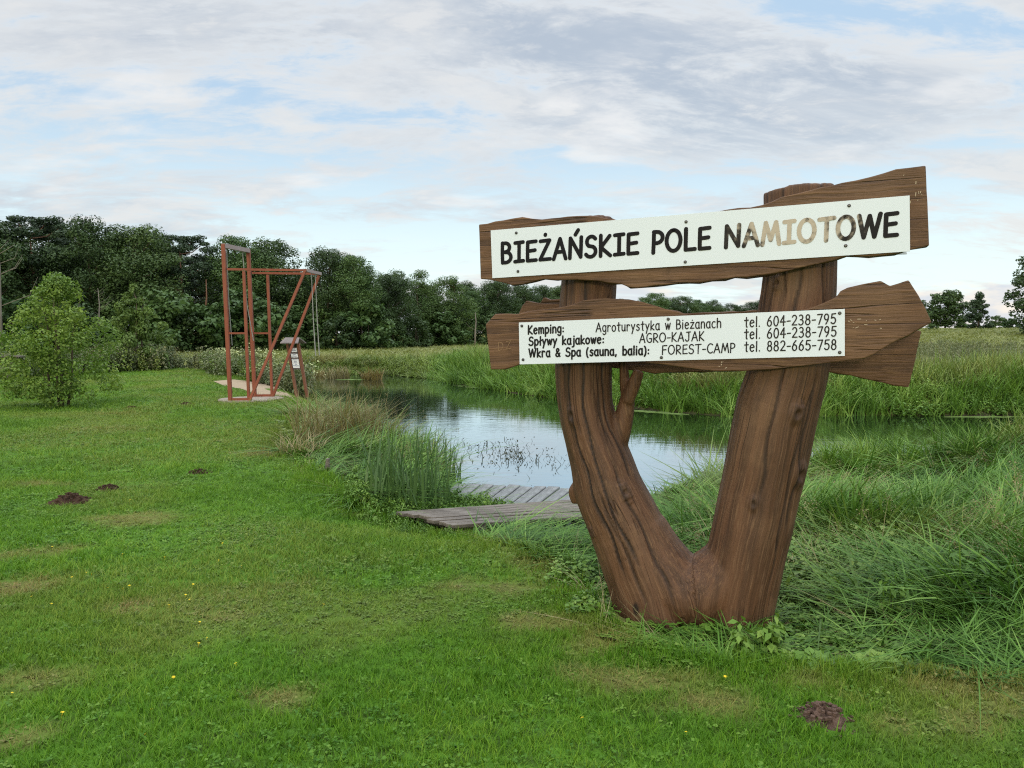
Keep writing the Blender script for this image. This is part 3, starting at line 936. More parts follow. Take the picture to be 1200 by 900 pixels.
def lettering(txt, a, b, cap, wd, off, c, par, mt, gap=0.20, name='lettering'):
    p0, p1 = local(*a, off), local(*b, off)
    L = (p1 - p0).length
    adv, x = [], 0.0
    for ch in txt:
        adv.append(x)
        x += GL[ch][0] + gap
    tot = x - gap
    sx = L / tot
    ux = (p1 - p0).normalized()
    uz = Vector((0, 0, 1))
    if ' ' in txt and name == 'lettering':                      # each word a piece of its own
        i = 0
        for wd_txt in txt.split(' '):
            e = adv[i + len(wd_txt) - 1] + GL[wd_txt[-1]][0]
            put_word(wd_txt, [q - adv[i] for q in adv[i:i + len(wd_txt)]], p0 + ux * adv[i] * sx, sx, ux, uz, cap, wd, c, par, mt, name)
            i += len(wd_txt) + 1
        return
    return put_word(txt, adv, p0, sx, ux, uz, cap, wd, c, par, mt, name)


def split_sharp(pts):
    """a stroke that turns back sharply becomes two strokes"""
    out, cur = [], [pts[0]]
    for i in range(1, len(pts)):
        cur.append(pts[i])
        if i < len(pts) - 1:
            a = (pts[i][0] - pts[i - 1][0], pts[i][1] - pts[i - 1][1])
            b = (pts[i + 1][0] - pts[i][0], pts[i + 1][1] - pts[i][1])
            la, lb = math.hypot(*a), math.hypot(*b)
            if la * lb > 0 and (a[0] * b[0] + a[1] * b[1]) / (la * lb) < 0.35:
                out.append(cur)
                cur = [pts[i]]
    out.append(cur)
    return out


def put_word(txt, adv, p0, sx, ux, uz, cap, wd, c, par, mt, name):
    mb = MB()
    k = 0
    for ch, ax in zip(txt, adv):
        for pts in [q for st in GL[ch][1] for q in split_sharp([((ax + q[0]) * sx, q[1] * cap) for q in st])]:
            vs, fs = ribbon(pts, wd, 0.0015 + 0.00025 * (k % 3))
            k += 1
            mb.add([p0 - c + ux * v[0] + uz * v[2] + Vector((0, v[1], 0)) for v in vs], fs)
    me = new_mesh(name, mb.v, mb.f)
    bm = bmesh.new()
    bm.from_mesh(me)
    for f in bm.faces:
        f.normal_update()
        if f.normal.y > 0: f.normal_flip()
    bm.to_mesh(me)
    bm.free()
    return link(name, me, mt, par)


lettering('BIEŻAŃSKIE POLE NAMIOTOWE', (588, 308.2), (1051, 276.0), 0.118, 0.0225, -0.010, pc1, pan1, M['ink'], 0.21)
for txt, a, b, cap, wd in (
        ('Kemping:', (619, 391.5), (661, 389.5), 0.050, 0.0098), ('Spływy kajakowe:', (620, 404.8), (708, 402.2), 0.050, 0.0098),
        ('Wkra & Spa (sauna, balia):', (620, 418.5), (761, 415.3), 0.050, 0.0098),
        ('Agroturystyka w Bieżanach', (698.5, 389), (845, 383.8), 0.052, 0.0066), ('AGRO-KAJAK', (749.5, 401.7), (825, 399), 0.052, 0.0066),
        ('FOREST-CAMP', (776, 415.5), (861, 412.8), 0.052, 0.0066),
        ('tel. 604-238-795', (872.5, 383.3), (979.5, 379.2), 0.055, 0.0068), ('tel. 604-238-795', (872.5, 397.2), (980, 394), 0.055, 0.0068),
        ('tel. 882-665-758', (872.5, 412), (980, 409.6), 0.055, 0.0068)):
    lettering(txt, a, b, cap, wd, -0.022, pc2, pan2, M['ink_small'], 0.20)

# pale knife scratches in the lower board, bird droppings on the upper one
c0 = Vector((0, 0, 0))
lettering('DZ', (584, 411), (599, 408.5), 0.050, 0.004, -0.0125, c0, sign, M['carve'], 0.35, 'carved_mark')
rr = random.Random(5)
mb = MB()
for k in range(26):
    a, b = rr.choice([(rr.uniform(1058, 1082), rr.uniform(199, 236)), (rr.uniform(993, 1033), rr.uniform(369, 386)), (rr.uniform(840, 856), rr.uniform(424, 432))])
    off = -0.0005 if b < 300 else -0.0125
    p = local(a, b, off)
    s = rr.uniform(0.004, 0.018)
    if b < 300: q = [(p.x, p.z), (p.x + rr.uniform(-.002, .002), p.z - s)]
    else: q = [(p.x, p.z), (p.x + s * rr.uniform(.2, 1), p.z + rr.uniform(-.5, .8) * s)]
    vs, fs = ribbon(q, rr.uniform(0.002, 0.004), 0.001 + 0.0002 * (k % 4))
    mb.add([(v[0], off + v[1], v[2]) for v in vs], [f[::-1] for f in fs])
mb.build('pale_stain', M['scratch'], sign)

# ------------------------------------------------------------------ timber jetty
def planks(name, label, cat, quad, z0, z1, n, mt, thick, seed, gapf=0.06, beam=True):
    """quad = a (start, far side), b (start, near side), c (end, near side), d (end, far side) in plan"""
    a, b, c_, d = [Vector((*q, 0)) for q in quad]
    ctr = (a + b + c_ + d) / 4
    root = empty(name, (ctr.x, ctr.y, min(z0, z1) - thick))
    tag(root, label, cat)
    r = random.Random(seed)
    for i in range(n):
        f0, f1 = (i + gapf) / n, (i + 1 - gapf) / n
        ends = [a.lerp(b, f0), a.lerp(b, f1), d.lerp(c_, f1), d.lerp(c_, f0)]
        ax = (ends[3] - ends[0]).normalized()
        e0, e1 = r.uniform(-.05, .05), r.uniform(-.08, .08)
        dz = r.uniform(-.006, .006)
        top = [ends[0] + ax * e0, ends[1] + ax * e0, ends[2] + ax * e1, ends[3] + ax * e1]
        zs = [z0 + dz, z0 + dz + r.uniform(-.004, .004), z1 + dz, z1 + dz + r.uniform(-.004, .004)]
        top = [Vector((p.x, p.y, z)) for p, z in zip(top, zs)]
        cen = sum(top, Vector()) / 4
        rz = math.atan2(ax.y, ax.x)
        mi_ = Matrix.Rotation(-rz, 3, 'Z')
        vs = [mi_ @ (p - cen) for p in top] + [mi_ @ (p - cen) - Vector((0, 0, thick)) for p in top]
        m_ = MB().add(vs, [(0, 1, 2, 3), (7, 6, 5, 4), (0, 4, 5, 1), (1, 5, 6, 2), (2, 6, 7, 3), (3, 7, 4, 0)])
        me = new_mesh('plank', m_.v, m_.f)
        bm = bmesh.new(); bm.from_mesh(me)
        bmesh.ops.recalc_face_normals(bm, faces=bm.faces)
        bm.to_mesh(me); bm.free()
        o = link('plank', me, mt, root)
        o.location = cen - root.location
        o.rotation_euler = (0, 0, rz)
        bevel(o, 0.004, 1)
    if beam:
        for f in (0.12, 0.88):
            p, q = a.lerp(d, f), b.lerp(c_, f)
            z = z0 + (z1 - z0) * f - thick - 0.045
            MB().bar(Vector((p.x, p.y, z)) - root.location, Vector((q.x, q.y, z)) - root.location, 0.08).build('beam', mt, root)
    return root


planks('walkway', 'brown-grey plank walkway running from the lawn down to the water', 'walkway', [(-1.08, 7.30), (-0.50, 6.80), (1.55, 7.85), (0.98, 8.45)], -0.055, -0.17, 7, M['dock'], 0.035, 1)
planks('platform', 'grey wooden landing platform lying low over the water past the walkway', 'platform', [(-0.72, 9.95), (1.60, 9.35), (1.05, 8.05), (-0.95, 8.35)], -0.29, -0.25, 14, M['dockgrey'], 0.035, 2)

# ------------------------------------------------------------------ rust-red climbing frame
A0 = Vector((-6.69, 18.3, 0)); UU = Vector((0.985, 0.17, 0)); WW = Vector((0.205, 1.13, 0))
fr = empty('climbing_frame', A0)
tag(fr, 'tall rust-red metal swing and climbing frame with slanted struts on the lawn', 'climbing frame')
gz0 = 0.02
A_, B_ = Vector((0, 0, gz0)), WW.copy() + Vector((0, 0, gz0))
C_, D_ = UU * 0.42 + Vector((0, 0, gz0)), WW + UU * 0.42 + Vector((0, 0, gz0))
HT, HB = 3.72, 3.14
def up(p, z): return Vector((p.x, p.y, z))
TI = Vector((-0.08, 0, 0))                                     # the tall posts lean out a little
for p in (A_, B_):
    MB().bar(p, up(p, HT) + TI, 0.08).build('tall_post', M['rust'], fr)
for p in (C_, D_):
    MB().bar(p, up(p, HB - .04) + TI * .6, 0.06).build('short_post', M['rust'], fr)
E_, F_ = up(A_ + UU * 1.80, HB), up(B_ + UU * 1.66, HB)
MB().bar(up(A_, HT - .03) + TI, up(B_, HT - .03) + TI, 0.10).build('top_bar', M['greybar'], fr)
MB().bar(up(A_, HB), E_, 0.052).build('crossbar', M['rust'], fr)
MB().bar(up(B_, HB), F_, 0.052).build('crossbar', M['rust'], fr)
MB().bar(E_, F_, 0.07).build('end_bar', M['greybar'], fr)
MB().bar(C_ + Vector((0.03, -.07, 0)), E_ + Vector((0, -.07, 0)), 0.06).build('strut', M['rust'], fr)
MB().bar(D_ + Vector((0.03, -.07, 0)), F_ + Vector((0, -.07, 0)), 0.06).build('strut', M['rust'], fr)
for p, q in ((A_, C_), (B_, D_)):
    MB().bar(up(p, 0.07), up(q, 0.07), 0.06).build('base_bar', M['rust'], fr)
    MB().bar(up(p, 1.64), up(q, 1.64), 0.045).build('rung', M['rust'], fr)
for f, x0, zt, zb, sag in ((0.12, 0.06, HT - .05, 1.35, .05), (0.75, 0.05, HT - .05, 1.45, .14)):
    p = up(A_ + WW * f, zt) + TI
    MB().tube([p, p + Vector((sag * .6, 0, -(zt - zb) * .6)), Vector((p.x + sag * 1.6, p.y, zb))], 0.010, 6).build('rope', M['rope'], fr)
for f in (0.35, 0.62):
    p = E_.lerp(F_, f)
    MB().tube([p, p + Vector((0.03, 0, -1.2)), p + Vector((0.07, 0, -2.05))], [0.009, 0.011, 0.014], 6).build('rope', M['rope'], fr)
r = random.Random(3)
sl = MB()
cs = A0 + UU * 0.2 + WW * 0.5
ring = [(cs.x + math.cos(a) * 0.72 * r.uniform(.88, 1.1) + 0.1 * math.sin(a), cs.y + math.sin(a) * 0.80 * r.uniform(.9, 1.08)) for a in np.linspace(0, 2 * math.pi, 29)[:-1]]
sl.add([(x - cs.x, y - cs.y, 0.045) for x, y in ring] + [((x - cs.x) * 1.03, (y - cs.y) * 1.03, -0.12) for x, y in ring], [tuple(range(28))] + [(i, i + 28, (i + 1) % 28 + 28, (i + 1) % 28) for i in range(28)])
so = sl.build('concrete_slab', M['conc'])
so.location = (cs.x, cs.y, 0)
tag(so, 'pale concrete footing slab under the rust-red climbing frame', 'slab')

# ------------------------------------------------------------------ info board with a shingle roof
ib = empty('info_board', (-5.72, 20.9, 0), R(-14))
tag(ib, 'small notice board with grey shingle roof on two reddish posts by the water', 'notice board')
LEAN = -0.16
def ibp(x, y, z): return Vector((x + LEAN * z, y, z))
MB().bar(ibp(-0.14, 0, -0.1), ibp(-0.16, 0, 1.36), 0.065).build('leg', M['redwood'], ib)
MB().bar(ibp(0.17, 0, -0.1), ibp(0.16, 0, 1.36), 0.065).build('leg', M['redwood'], ib)
def slab(x0, x1, z0, z1, y0, y1):
    return MB().add([ibp(x0, y0, z0), ibp(x1, y0, z0), ibp(x1, y0, z1), ibp(x0, y0, z1), ibp(x0, y1, z0), ibp(x1, y1, z0), ibp(x1, y1, z1), ibp(x0, y1, z1)],
                    [(0, 1, 2, 3), (7, 6, 5, 4), (0, 4, 5, 1), (3, 2, 6, 7), (0, 3, 7, 4), (1, 5, 6, 2)])
slab(-0.125, 0.125, 0.66, 1.27, -0.012, 0.02).build('back_panel', M['darkframe'], ib)
for z0, z1 in ((1.13, 1.235), (0.985, 1.085), (0.70, 0.945)):
    nt = slab(-0.10, 0.10, z0, z1, -0.020, -0.0125).build('notice', M['notice'], ib)
    r = random.Random(int(z0 * 100))
    lm = MB()
    k = max(1, int((z1 - z0) / 0.045))
    for j in range(k):
        zz_ = z1 - 0.025 - j * 0.04
        xx = r.uniform(0.02, 0.085)
        lm.add([ibp(-xx, -0.0225, zz_ - .007), ibp(xx, -0.0225, zz_ - .007), ibp(xx, -0.0225, zz_ + .007), ibp(-xx, -0.0225, zz_ + .007)], [(0, 1, 2, 3)])
    lm.build('print', M['printink'], nt)
rf = MB()
for s in (-1, 1):
    a, b = (-0.26, s * 0.22, 1.36), (0.28, s * 0.22, 1.36)
    c_, d = (0.22, 0, 1.50), (-0.20, 0, 1.50)
    v = [ibp(*a), ibp(*b), ibp(*c_), ibp(*d)]
    rf.add(v + [p + Vector((0, 0, 0.025)) for p in v], [(0, 3, 2, 1), (4, 5, 6, 7), (0, 1, 5, 4), (1, 2, 6, 5), (2, 3, 7, 6), (3, 0, 4, 7)])
rf.build('roof', M['shingle'], ib)

# ------------------------------------------------------------------ molehills, stake, table
def molehill(px, py, rad, h, mt, label, seed):
    p = on_z(px, py)
    p.z = float(ground_z(p.x, p.y))
    r = np.random.default_rng(seed)
    n, m_ = 26, 12
    vs, fs = [], []
    for i in range(m_ + 1):
        q = i / m_
        for k in range(n):
            a = 2 * math.pi * k / n
            rr_ = rad * q * (1 + 0.16 * math.sin(2 * a + seed) + 0.10 * math.sin(5 * a + seed * 2)) + (r.uniform(-.012, .012) if i else 0)
            z = h * (1 - q ** 1.7) * (1 + 0.2 * math.sin(3 * a + seed)) + (r.uniform(-1, 1) * 0.13 * h if 0 < i < m_ else 0) - 0.02
            vs.append((rr_ * math.cos(a), rr_ * math.sin(a), z))
    for i in range(m_):
        for k in range(n):
            fs.append((i * n + k, i * n + (k + 1) % n, (i + 1) * n + (k + 1) % n, (i + 1) * n + k))
    mb = MB().add(vs, fs)
    for k in range(70):                                        # loose crumbs
        a, q = r.uniform(0, 6.28), r.uniform(0.2, 1.3)
        s = r.uniform(.006, .018) * (rad / .2) ** .5
        zc_ = max(0, h * (1 - min(q, 1) ** 1.7))
        c = Vector((rad * q * math.cos(a), rad * q * math.sin(a), zc_))
        mb.box(c, (s * 1.6, s * 1.3, s), r.uniform(0, 3))
    o = mb.build('molehill', mt)
    o.location = p
    return tag(o, label, 'molehill', 'molehills on the lawn')


molehill(81, 588, 0.19, 0.10, M['soil'], 'dark brown molehill in the left lawn, the larger of two close together', 1)
molehill(126, 572, 0.13, 0.06, M['soil'], 'small dark molehill just right of and behind the larger left one', 2)
molehill(233, 553, 0.13, 0.045, M['soil'], 'flattened molehill half grown over with grass, midway across the lawn', 3)
molehill(966, 845, 0.115, 0.065, M['soilgrey'], 'greyish crumbly molehill in front of the tall grass right of the sign', 4)
molehill(154, 478, 0.16, 0.06, M['soil'], 'distant molehill in the grass just right of the bright bush', 5)
molehill(218, 474, 0.16, 0.05, M['soil'], 'distant molehill between the bright bush and the climbing frame', 6)
p = on_z(384, 553)
p.z = float(ground_z(p.x, p.y))
o = MB().tube([(0, 0, -.1), (0.0, 0, .10), (0.004, 0, .17), (0.004, 0, .175)], [.026, .026, .024, .015], 8).build('wooden_stake', M['dock'])
o.location = p
tag(o, 'short grey wooden stake standing in the rough grass at the lawn edge', 'stake')

pt = empty('picnic_table', (-18.6, 27.9, 0), R(6))
tag(pt, 'grey wooden picnic table partly hidden behind the bright green bush', 'table')
for k in range(4): MB().box((0, -0.27 + 0.18 * k, 0.80), (1.9, 0.165, 0.04)).build('table_plank', M['dock'], pt)
for s in (-1, 1):
    MB().box((0, s * 0.72, 0.42), (1.9, 0.26, 0.04)).build('bench_plank', M['dock'], pt)
    for k in (-1, 1): MB().bar(Vector((s * .7, k * .68, 0)), Vector((s * .7, k * .22, .78)), .08).build('leg', M['darkframe'], pt)
    MB().bar(Vector((s * .76, -.75, .36)), Vector((s * .76, .75, .36)), .07).build('brace', M['darkframe'], pt)


# ------------------------------------------------------------------ plants: blades, leaves, scattering
def blade_geo(rng, base, h, wd, az, lean, droop, segs=3, taper=1.6):
    """tapered bent blades -> verts, quads; all arguments are arrays of length n"""
    n = len(base)
    tt = np.linspace(0, 1, segs + 1)
    dx, dy = np.cos(az), np.sin(az)
    tw = az + math.pi / 2 + rng.uniform(-.7, .7, n)
    wx, wy = np.cos(tw), np.sin(tw)
    V = np.zeros((n, segs + 1, 2, 3))
    for i, s in enumerate(tt):
        out = h * (lean * s + droop * s ** 2.2)
        z = h * (s - 0.45 * droop * s ** 3)
        half = wd * 0.5 * (1 - s ** taper) + wd * 0.03
        cx, cy, cz = base[:, 0] + dx * out, base[:, 1] + dy * out, base[:, 2] + z
        V[:, i, 0] = np.stack([cx - wx * half, cy - wy * half, cz], 1)
        V[:, i, 1] = np.stack([cx + wx * half, cy + wy * half, cz], 1)
    b = (np.arange(n) * (segs + 1) * 2)[:, None]
    q = []
    for i in range(segs):
        q.append(np.concatenate([b + i * 2, b + i * 2 + 1, b + i * 2 + 3, b + i * 2 + 2], 1))
    return V.reshape(-1, 3), np.concatenate(q, 0)


def leaf_geo(rng, cen, nrm, size, asp=0.55, axis=None):
    """rhombic leaves with a slight fold"""
    n = len(cen)
    nrm = nrm / (np.linalg.norm(nrm, axis=1, keepdims=True) + 1e-9)
    rv = rng.normal(size=(n, 3)) if axis is None else axis
    u = rv - nrm * np.sum(rv * nrm, 1, keepdims=True)
    u /= np.linalg.norm(u, axis=1, keepdims=True) + 1e-9
    v = np.cross(nrm, u)
    s = np.asarray(size).reshape(-1, 1) * np.ones((n, 1))
    a = asp * (0.8 + 0.4 * rng.random((n, 1)))
    V = np.stack([cen - u * s * 0.5, cen + v * s * a * 0.5 - u * s * 0.05 + nrm * s * 0.10, cen + u * s * 0.5 - nrm * s * 0.08, cen - v * s * a * 0.5 - u * s * 0.05 + nrm * s * 0.10], 1)
    return V.reshape(-1, 3), np.arange(n * 4).reshape(n, 4)


def join(*geos):
    vs, fs, k = [], [], 0
    for v, f in geos:
        vs.append(v)
        fs.append(f + k)
        k += len(v)
    return np.concatenate(vs), np.concatenate(fs)


def disc(rng, n, r):
    a, q = rng.uniform(0, 2 * math.pi, n), r * np.sqrt(rng.random(n))
    return np.stack([q * np.cos(a), q * np.sin(a), np.zeros(n)], 1)


def tuft(seed, n, r, h, wd, lean, droop, segs=3, hv=0.35, dirn=None, taper=1.6):
    g = np.random.default_rng(seed)
    az = g.uniform(0, 2 * math.pi, n) if dirn is None else g.normal(dirn, 0.75, n)
    return blade_geo(g, disc(g, n, r), h * g.uniform(1 - hv, 1 + hv, n), wd * g.uniform(.7, 1.3, n), az, g.uniform(0.0, lean, n), g.uniform(0.05, droop, n), segs, taper)


def herb(seed, h, nst, leafs, ls, r=0.10, flower=0):
    """leafy stems"""
    g = np.random.default_rng(seed)
    gs = []
    for k in range(nst):
        b = disc(g, 1, r)[0]
        az, ln = g.uniform(0, 6.28), g.uniform(0, .35)
        hh = h * g.uniform(.6, 1.1)
        gs.append(blade_geo(g, b[None], np.array([hh]), np.array([0.007]), np.array([az]), np.array([ln]), np.array([.1]), 3))
        n = leafs
        s = g.uniform(.15, 1, n)
        la = g.uniform(0, 6.28, n)
        c = np.stack([b[0] + math.cos(az) * hh * ln * s + np.cos(la) * ls * .5, b[1] + math.sin(az) * hh * ln * s + np.sin(la) * ls * .5, hh * s], 1)
        nr = np.stack([np.cos(la) * .5, np.sin(la) * .5, np.full(n, .8)], 1) + g.normal(0, .25, (n, 3))
        ax = np.stack([np.cos(la), np.sin(la), g.uniform(-.5, .2, n)], 1)
        gs.append(leaf_geo(g, c, nr, ls * g.uniform(.6, 1.2, n) * (1.15 - .5 * s), 0.55, ax))
    return join(*gs)


PROTO = {}


def proto(cname, items):
    """tufts that only exist as sources of a scatter: their collection is not part of the scene"""
    c = bpy.data.collections.new(cname)
    for i, (geo, mt) in enumerate(items):
        me = new_mesh('%s_%02d' % (cname, i), geo[0], geo[1])
        me.materials.append(mt)
        c.objects.link(bpy.data.objects.new('%s_%02d' % (cname, i), me))
    PROTO[cname] = (c, len(items))


def scatter(name, cname, pos, rot, scl, pick, dry=None, label=None, cat=None):
    c, n = PROTO[cname]
    me = bpy.data.meshes.new(name)
    k = len(pos)
    me.vertices.add(k)
    me.vertices.foreach_set('co', np.asarray(pos, np.float32).ravel())
    for an, typ, arr, key in (('rot', 'FLOAT_VECTOR', rot, 'vector'), ('scl', 'FLOAT_VECTOR', scl, 'vector'), ('pick', 'INT', pick, 'value'), ('dry', 'FLOAT', np.zeros(k) if dry is None else dry, 'value')):
        at = me.attributes.new(an, typ, 'POINT')
        at.data.foreach_set(key, np.ascontiguousarray(arr, np.int32 if typ == 'INT' else np.float32).ravel())
    o = link(name, me)
    ng = bpy.data.node_groups.new(name, 'GeometryNodeTree')
    ng.interface.new_socket('Geometry', in_out='INPUT', socket_type='NodeSocketGeometry')
    ng.interface.new_socket('Geometry', in_out='OUTPUT', socket_type='NodeSocketGeometry')
    gi, go = ng.nodes.new('NodeGroupInput'), ng.nodes.new('NodeGroupOutput')
    ci = ng.nodes.new('GeometryNodeCollectionInfo')
    ci.inputs['Collection'].default_value = c
    ci.inputs['Separate Children'].default_value = True
    ci.inputs['Reset Children'].default_value = True
    ip = ng.nodes.new('GeometryNodeInstanceOnPoints')
    def na(nm, dt):
        a = ng.nodes.new('GeometryNodeInputNamedAttribute')
        a.data_type = dt
        a.inputs['Name'].default_value = nm
        return a.outputs['Attribute']
    er = ng.nodes.new('FunctionNodeEulerToRotation')
    L = ng.links.new
    L(na('rot', 'FLOAT_VECTOR'), er.inputs[0])
    L(gi.outputs[0], ip.inputs['Points'])
    L(ci.outputs[0], ip.inputs['Instance'])
    ip.inputs['Pick Instance'].default_value = True
    L(na('pick', 'INT'), ip.inputs['Instance Index'])
    L(er.outputs[0], ip.inputs['Rotation'])
    L(na('scl', 'FLOAT_VECTOR'), ip.inputs['Scale'])
    L(ip.outputs[0], go.inputs[0])
    md = o.modifiers.new('scatter', 'NODES')
    md.node_group = ng
    return tag(o, label, cat, kind='stuff')


def spread(rng, x0, x1, y0, y1, step):
    nx_, ny_ = max(1, int((x1 - x0) / step)), max(1, int((y1 - y0) / step))
    gx_, gy_ = np.meshgrid(np.arange(nx_), np.arange(ny_))
    x = x0 + (gx_.ravel() + rng.random(nx_ * ny_)) * step
    y = y0 + (gy_.ravel() + rng.random(nx_ * ny_)) * step
    return x, y


def in_view(x, y, margin=1.5):
    """roughly the part of the ground seen from here and from a step to the side"""
    return (np.abs(x) < 0.69 * y + margin) & (y > 0.5)


def placed(rng, x, y, sink=0.01, tilt=0.12):
    k = len(x)
    pos = np.stack([x, y, ground_z(x, y) - sink], 1)
    rot = np.stack([rng.normal(0, tilt, k), rng.normal(0, tilt, k), rng.uniform(0, 6.28, k)], 1)
    return pos, rot


# lawn: dense short tufts near the camera, coarser ones further off
rng = np.random.default_rng(11)
items = [(tuft(100 + i, 16, 0.045, 0.042, 0.0042, 0.8, 0.6, 2), M['lawn']) for i in range(6)]
def rosette(seed):
    g = np.random.default_rng(seed)
    n = 12
    c = disc(g, n, 0.035)
    c[:, 2] = g.uniform(.012, .034, n)
    nr = np.stack([g.normal(0, .4, n), g.normal(0, .4, n), np.ones(n)], 1)
    return leaf_geo(g, c, nr, g.uniform(.010, .022, n), 0.8)
items += [(rosette(130 + i), M['clover']) for i in range(3)]
proto('lawn_tuft', items)
X_, Y_, S_ = [], [], []
for y0, y1, st, sz in ((1.8, 5.0, 0.036, 0.95), (5.0, 9.0, 0.055, 1.25), (9.0, 16.0, 0.095, 1.8), (16, 27, 0.15, 2.5), (27, 41, 0.24, 3.4)):
    x, y = spread(rng, -0.69 * y1 - 1.5, min(0.69 * y1 + 1.5, 6), y0, y1, st)
    k = in_view(x, y) & (y < 40)
    x, y = x[k], y[k]
    sr_ = sdist(x, y, ROUGH)
    k = (sr_ > -0.08) & (sdist(x, y, WATER) > 0.8) & (sdist(x, y, PATHPOLY) > 0.05) & ~((y > 17) & (x > -3)) & (y < 38 + x * 0.05 + 2 * vnoise(x * .4, y * .4, 2))
    x, y = x[k], y[k]
    X_.append(x); Y_.append(y); S_.append(np.full(len(x), sz))
x, y, s = np.concatenate(X_), np.concatenate(Y_), np.concatenate(S_)
dr = dryness(x, y)
keep = rng.random(len(x)) > dr * 0.15
for (hx, hy, hr) in [(on_z(81, 588).x, on_z(81, 588).y, .19), (on_z(126, 572).x, on_z(126, 572).y, .12), (on_z(966, 845).x, on_z(966, 845).y, .115)]:
    keep &= np.hypot(x - hx, y - hy) > hr
keep &= np.hypot(x - cs.x, (y - cs.y)) > 0.60
keep &= sdist(x, y, [(-1.08, 7.30), (-0.50, 6.80), (1.55, 7.85), (0.98, 8.45)]) > 0.02
x, y, s, dr = x[keep], y[keep], s[keep], dr[keep]
pos, rot = placed(rng, x, y)
hgt = (0.55 + 0.9 * fbm(x * 1.3, y * 1.3, 3, 41)) * (1 - 0.45 * dr) * rng.uniform(.8, 1.2, len(x))
edge_ = 1 + 0.9 * sstep(0.5, 0.0, sdist(x, y, ROUGH))
scl = np.stack([s, s, hgt * (0.62 + 0.38 * s) * edge_], 1)
wd_ = fbm(x * .8 + 50, y * .8, 3, 77)
pick = np.where(rng.random(len(x)) < 0.08 + 0.32 * sstep(.50, .66, wd_), rng.integers(6, 9, len(x)), rng.integers(0, 6, len(x)))
scatter('lawn_grass', 'lawn_tuft', pos, rot, scl, pick, np.clip(dr * .9 + 0.30 * sstep(.5, .75, fbm(x * .5, y * .5, 3, 61)) + .12 * sstep(5, 12, y), 0, 1), 'short mown green lawn with dry straw-coloured patches', 'grass')  # farther tufts take extra straw tint: grazing-angle brightness put into the colour
N_LAWN = len(x)

# rough grass and herbs on the near bank
items = [(tuft(200 + i, 20, 0.08, 0.52, 0.0145, 0.55, 1.15, 5, .45, 0.0, 2.6), M['long']) for i in range(6)]
items += [(tuft(210 + i, 12, 0.06, 0.66, 0.017, 0.5, 0.8, 5, .4, 0.0, 2.6), M['long']) for i in range(3)]
items += [(herb(220 + i, 0.38, 7, 14, (0.058, 0.062, 0.085, 0.10)[i]), M['herb']) for i in range(4)]
items += [(tuft(230 + i, 14, 0.06, 0.50, 0.005, 0.6, 1.0, 4), M['straw']) for i in range(2)]
items += [(tuft(240 + i, 18, 0.05, 0.80, 0.020, 0.22, 0.45, 4), M['reed']) for i in range(3)]
def panicle(seed):
    g = np.random.default_rng(seed)
    n = 4
    b = disc(g, n, .10)
    h = g.uniform(.7, 1.0, n)
    az = g.normal(0, .8, n)
    st = blade_geo(g, b, h, np.full(n, .007), az, np.full(n, .12), np.full(n, .3), 4)
    out = h * .42
    tip = np.stack([b[:, 0] + np.cos(az) * out, b[:, 1] + np.sin(az) * out, h * .865], 1)
    c = np.repeat(tip, 22, 0) + g.normal(0, .020, (n * 22, 3)) * np.array((1, 1, 2.6))
    return join(st, leaf_geo(g, c, g.normal(size=(n * 22, 3)), g.uniform(.012, .03, n * 22), .35, np.tile((0.3, 0, 1.0), (n * 22, 1))))
items += [(panicle(250 + i), M['straw']) for i in range(3)]
items += [(tuft(260 + i, 34, 0.075, 0.30, 0.0105, 0.45, 0.95, 4, .45, None, 2.4), M['long']) for i in range(4)]
proto('bank_tuft', items)
x, y = spread(rng, -8, 14, 3.0, 26, 0.095)
ea, eq = rng.uniform(0, 2 * math.pi, 130), np.sqrt(rng.random(130))             # a denser fringe at the foot of the sign
x, y = np.concatenate([x, 1.00 + .52 * eq * np.cos(ea)]), np.concatenate([y, 4.12 + .24 * eq * np.sin(ea)])
k = in_view(x, y, 2.0)
x, y = x[k], y[k]
sr_, sw_ = sdist(x, y, ROUGH), sdist(x, y, WATER)
far_keep = rng.random(len(x)) < np.clip(9.0 / y, 0.3, 1.0)
k = (sr_ < 0.05) & (sw_ > -0.15) & far_keep & (sdist(x, y, [(-1.12, 7.34), (-0.50, 6.76), (1.6, 7.83), (0.98, 8.5)]) > 0.06) & (sdist(x, y, [(-0.75, 9.75), (1.65, 9.2), (1.1, 8.0), (-0.6, 8.35)]) > 0.02)
k &= ~((y > 17) & (x > -3))
x, y, sr_, sw_ = x[k], y[k], sr_[k], sw_[k]
# keep the stem of the sign clear
lc = np.array([(p.x, p.y) for p in (sign.matrix_basis @ Lp[-14], sign.matrix_basis @ sp[1], sign.matrix_basis @ Rp[-8])])
k = np.ones(len(x), bool)
for c_ in lc: k &= np.hypot(x - c_[0], y - c_[1]) > 0.24
x, y, sr_, sw_ = x[k], y[k], sr_[k], sw_[k]
inn = sstep(0.0, 1.6, -sr_)
wet = sstep(1.6, 0.2, sw_)
left = sstep(-0.9, -1.6, x)
front = sstep(0.9, 0.2, x) * sstep(-1.3, -.5, x)                 # low growth round the walkway
pxs = 600 + F * x / y
hs = np.interp(pxs, [560, 690, 740, 860, 960, 1100, 1300], [0.22, 0.26, 0.42, 0.50, 0.46, 0.56, 0.80]) * (0.62 + 0.38 * inn)
hs = np.where(y < 6.2, np.minimum(hs, 0.42 + 0.45 * inn), hs) * (0.70 + 0.6 * fbm(x * .9, y * .9, 3, 91))
hs = np.where(x < -1.0, (0.16 + 0.50 * inn ** 1.4 + .22 * wet) * (0.70 + 0.6 * fbm(x * .9, y * .9, 3, 91)) * (0.85 + 0.25 * sstep(12, 16, y)), hs)
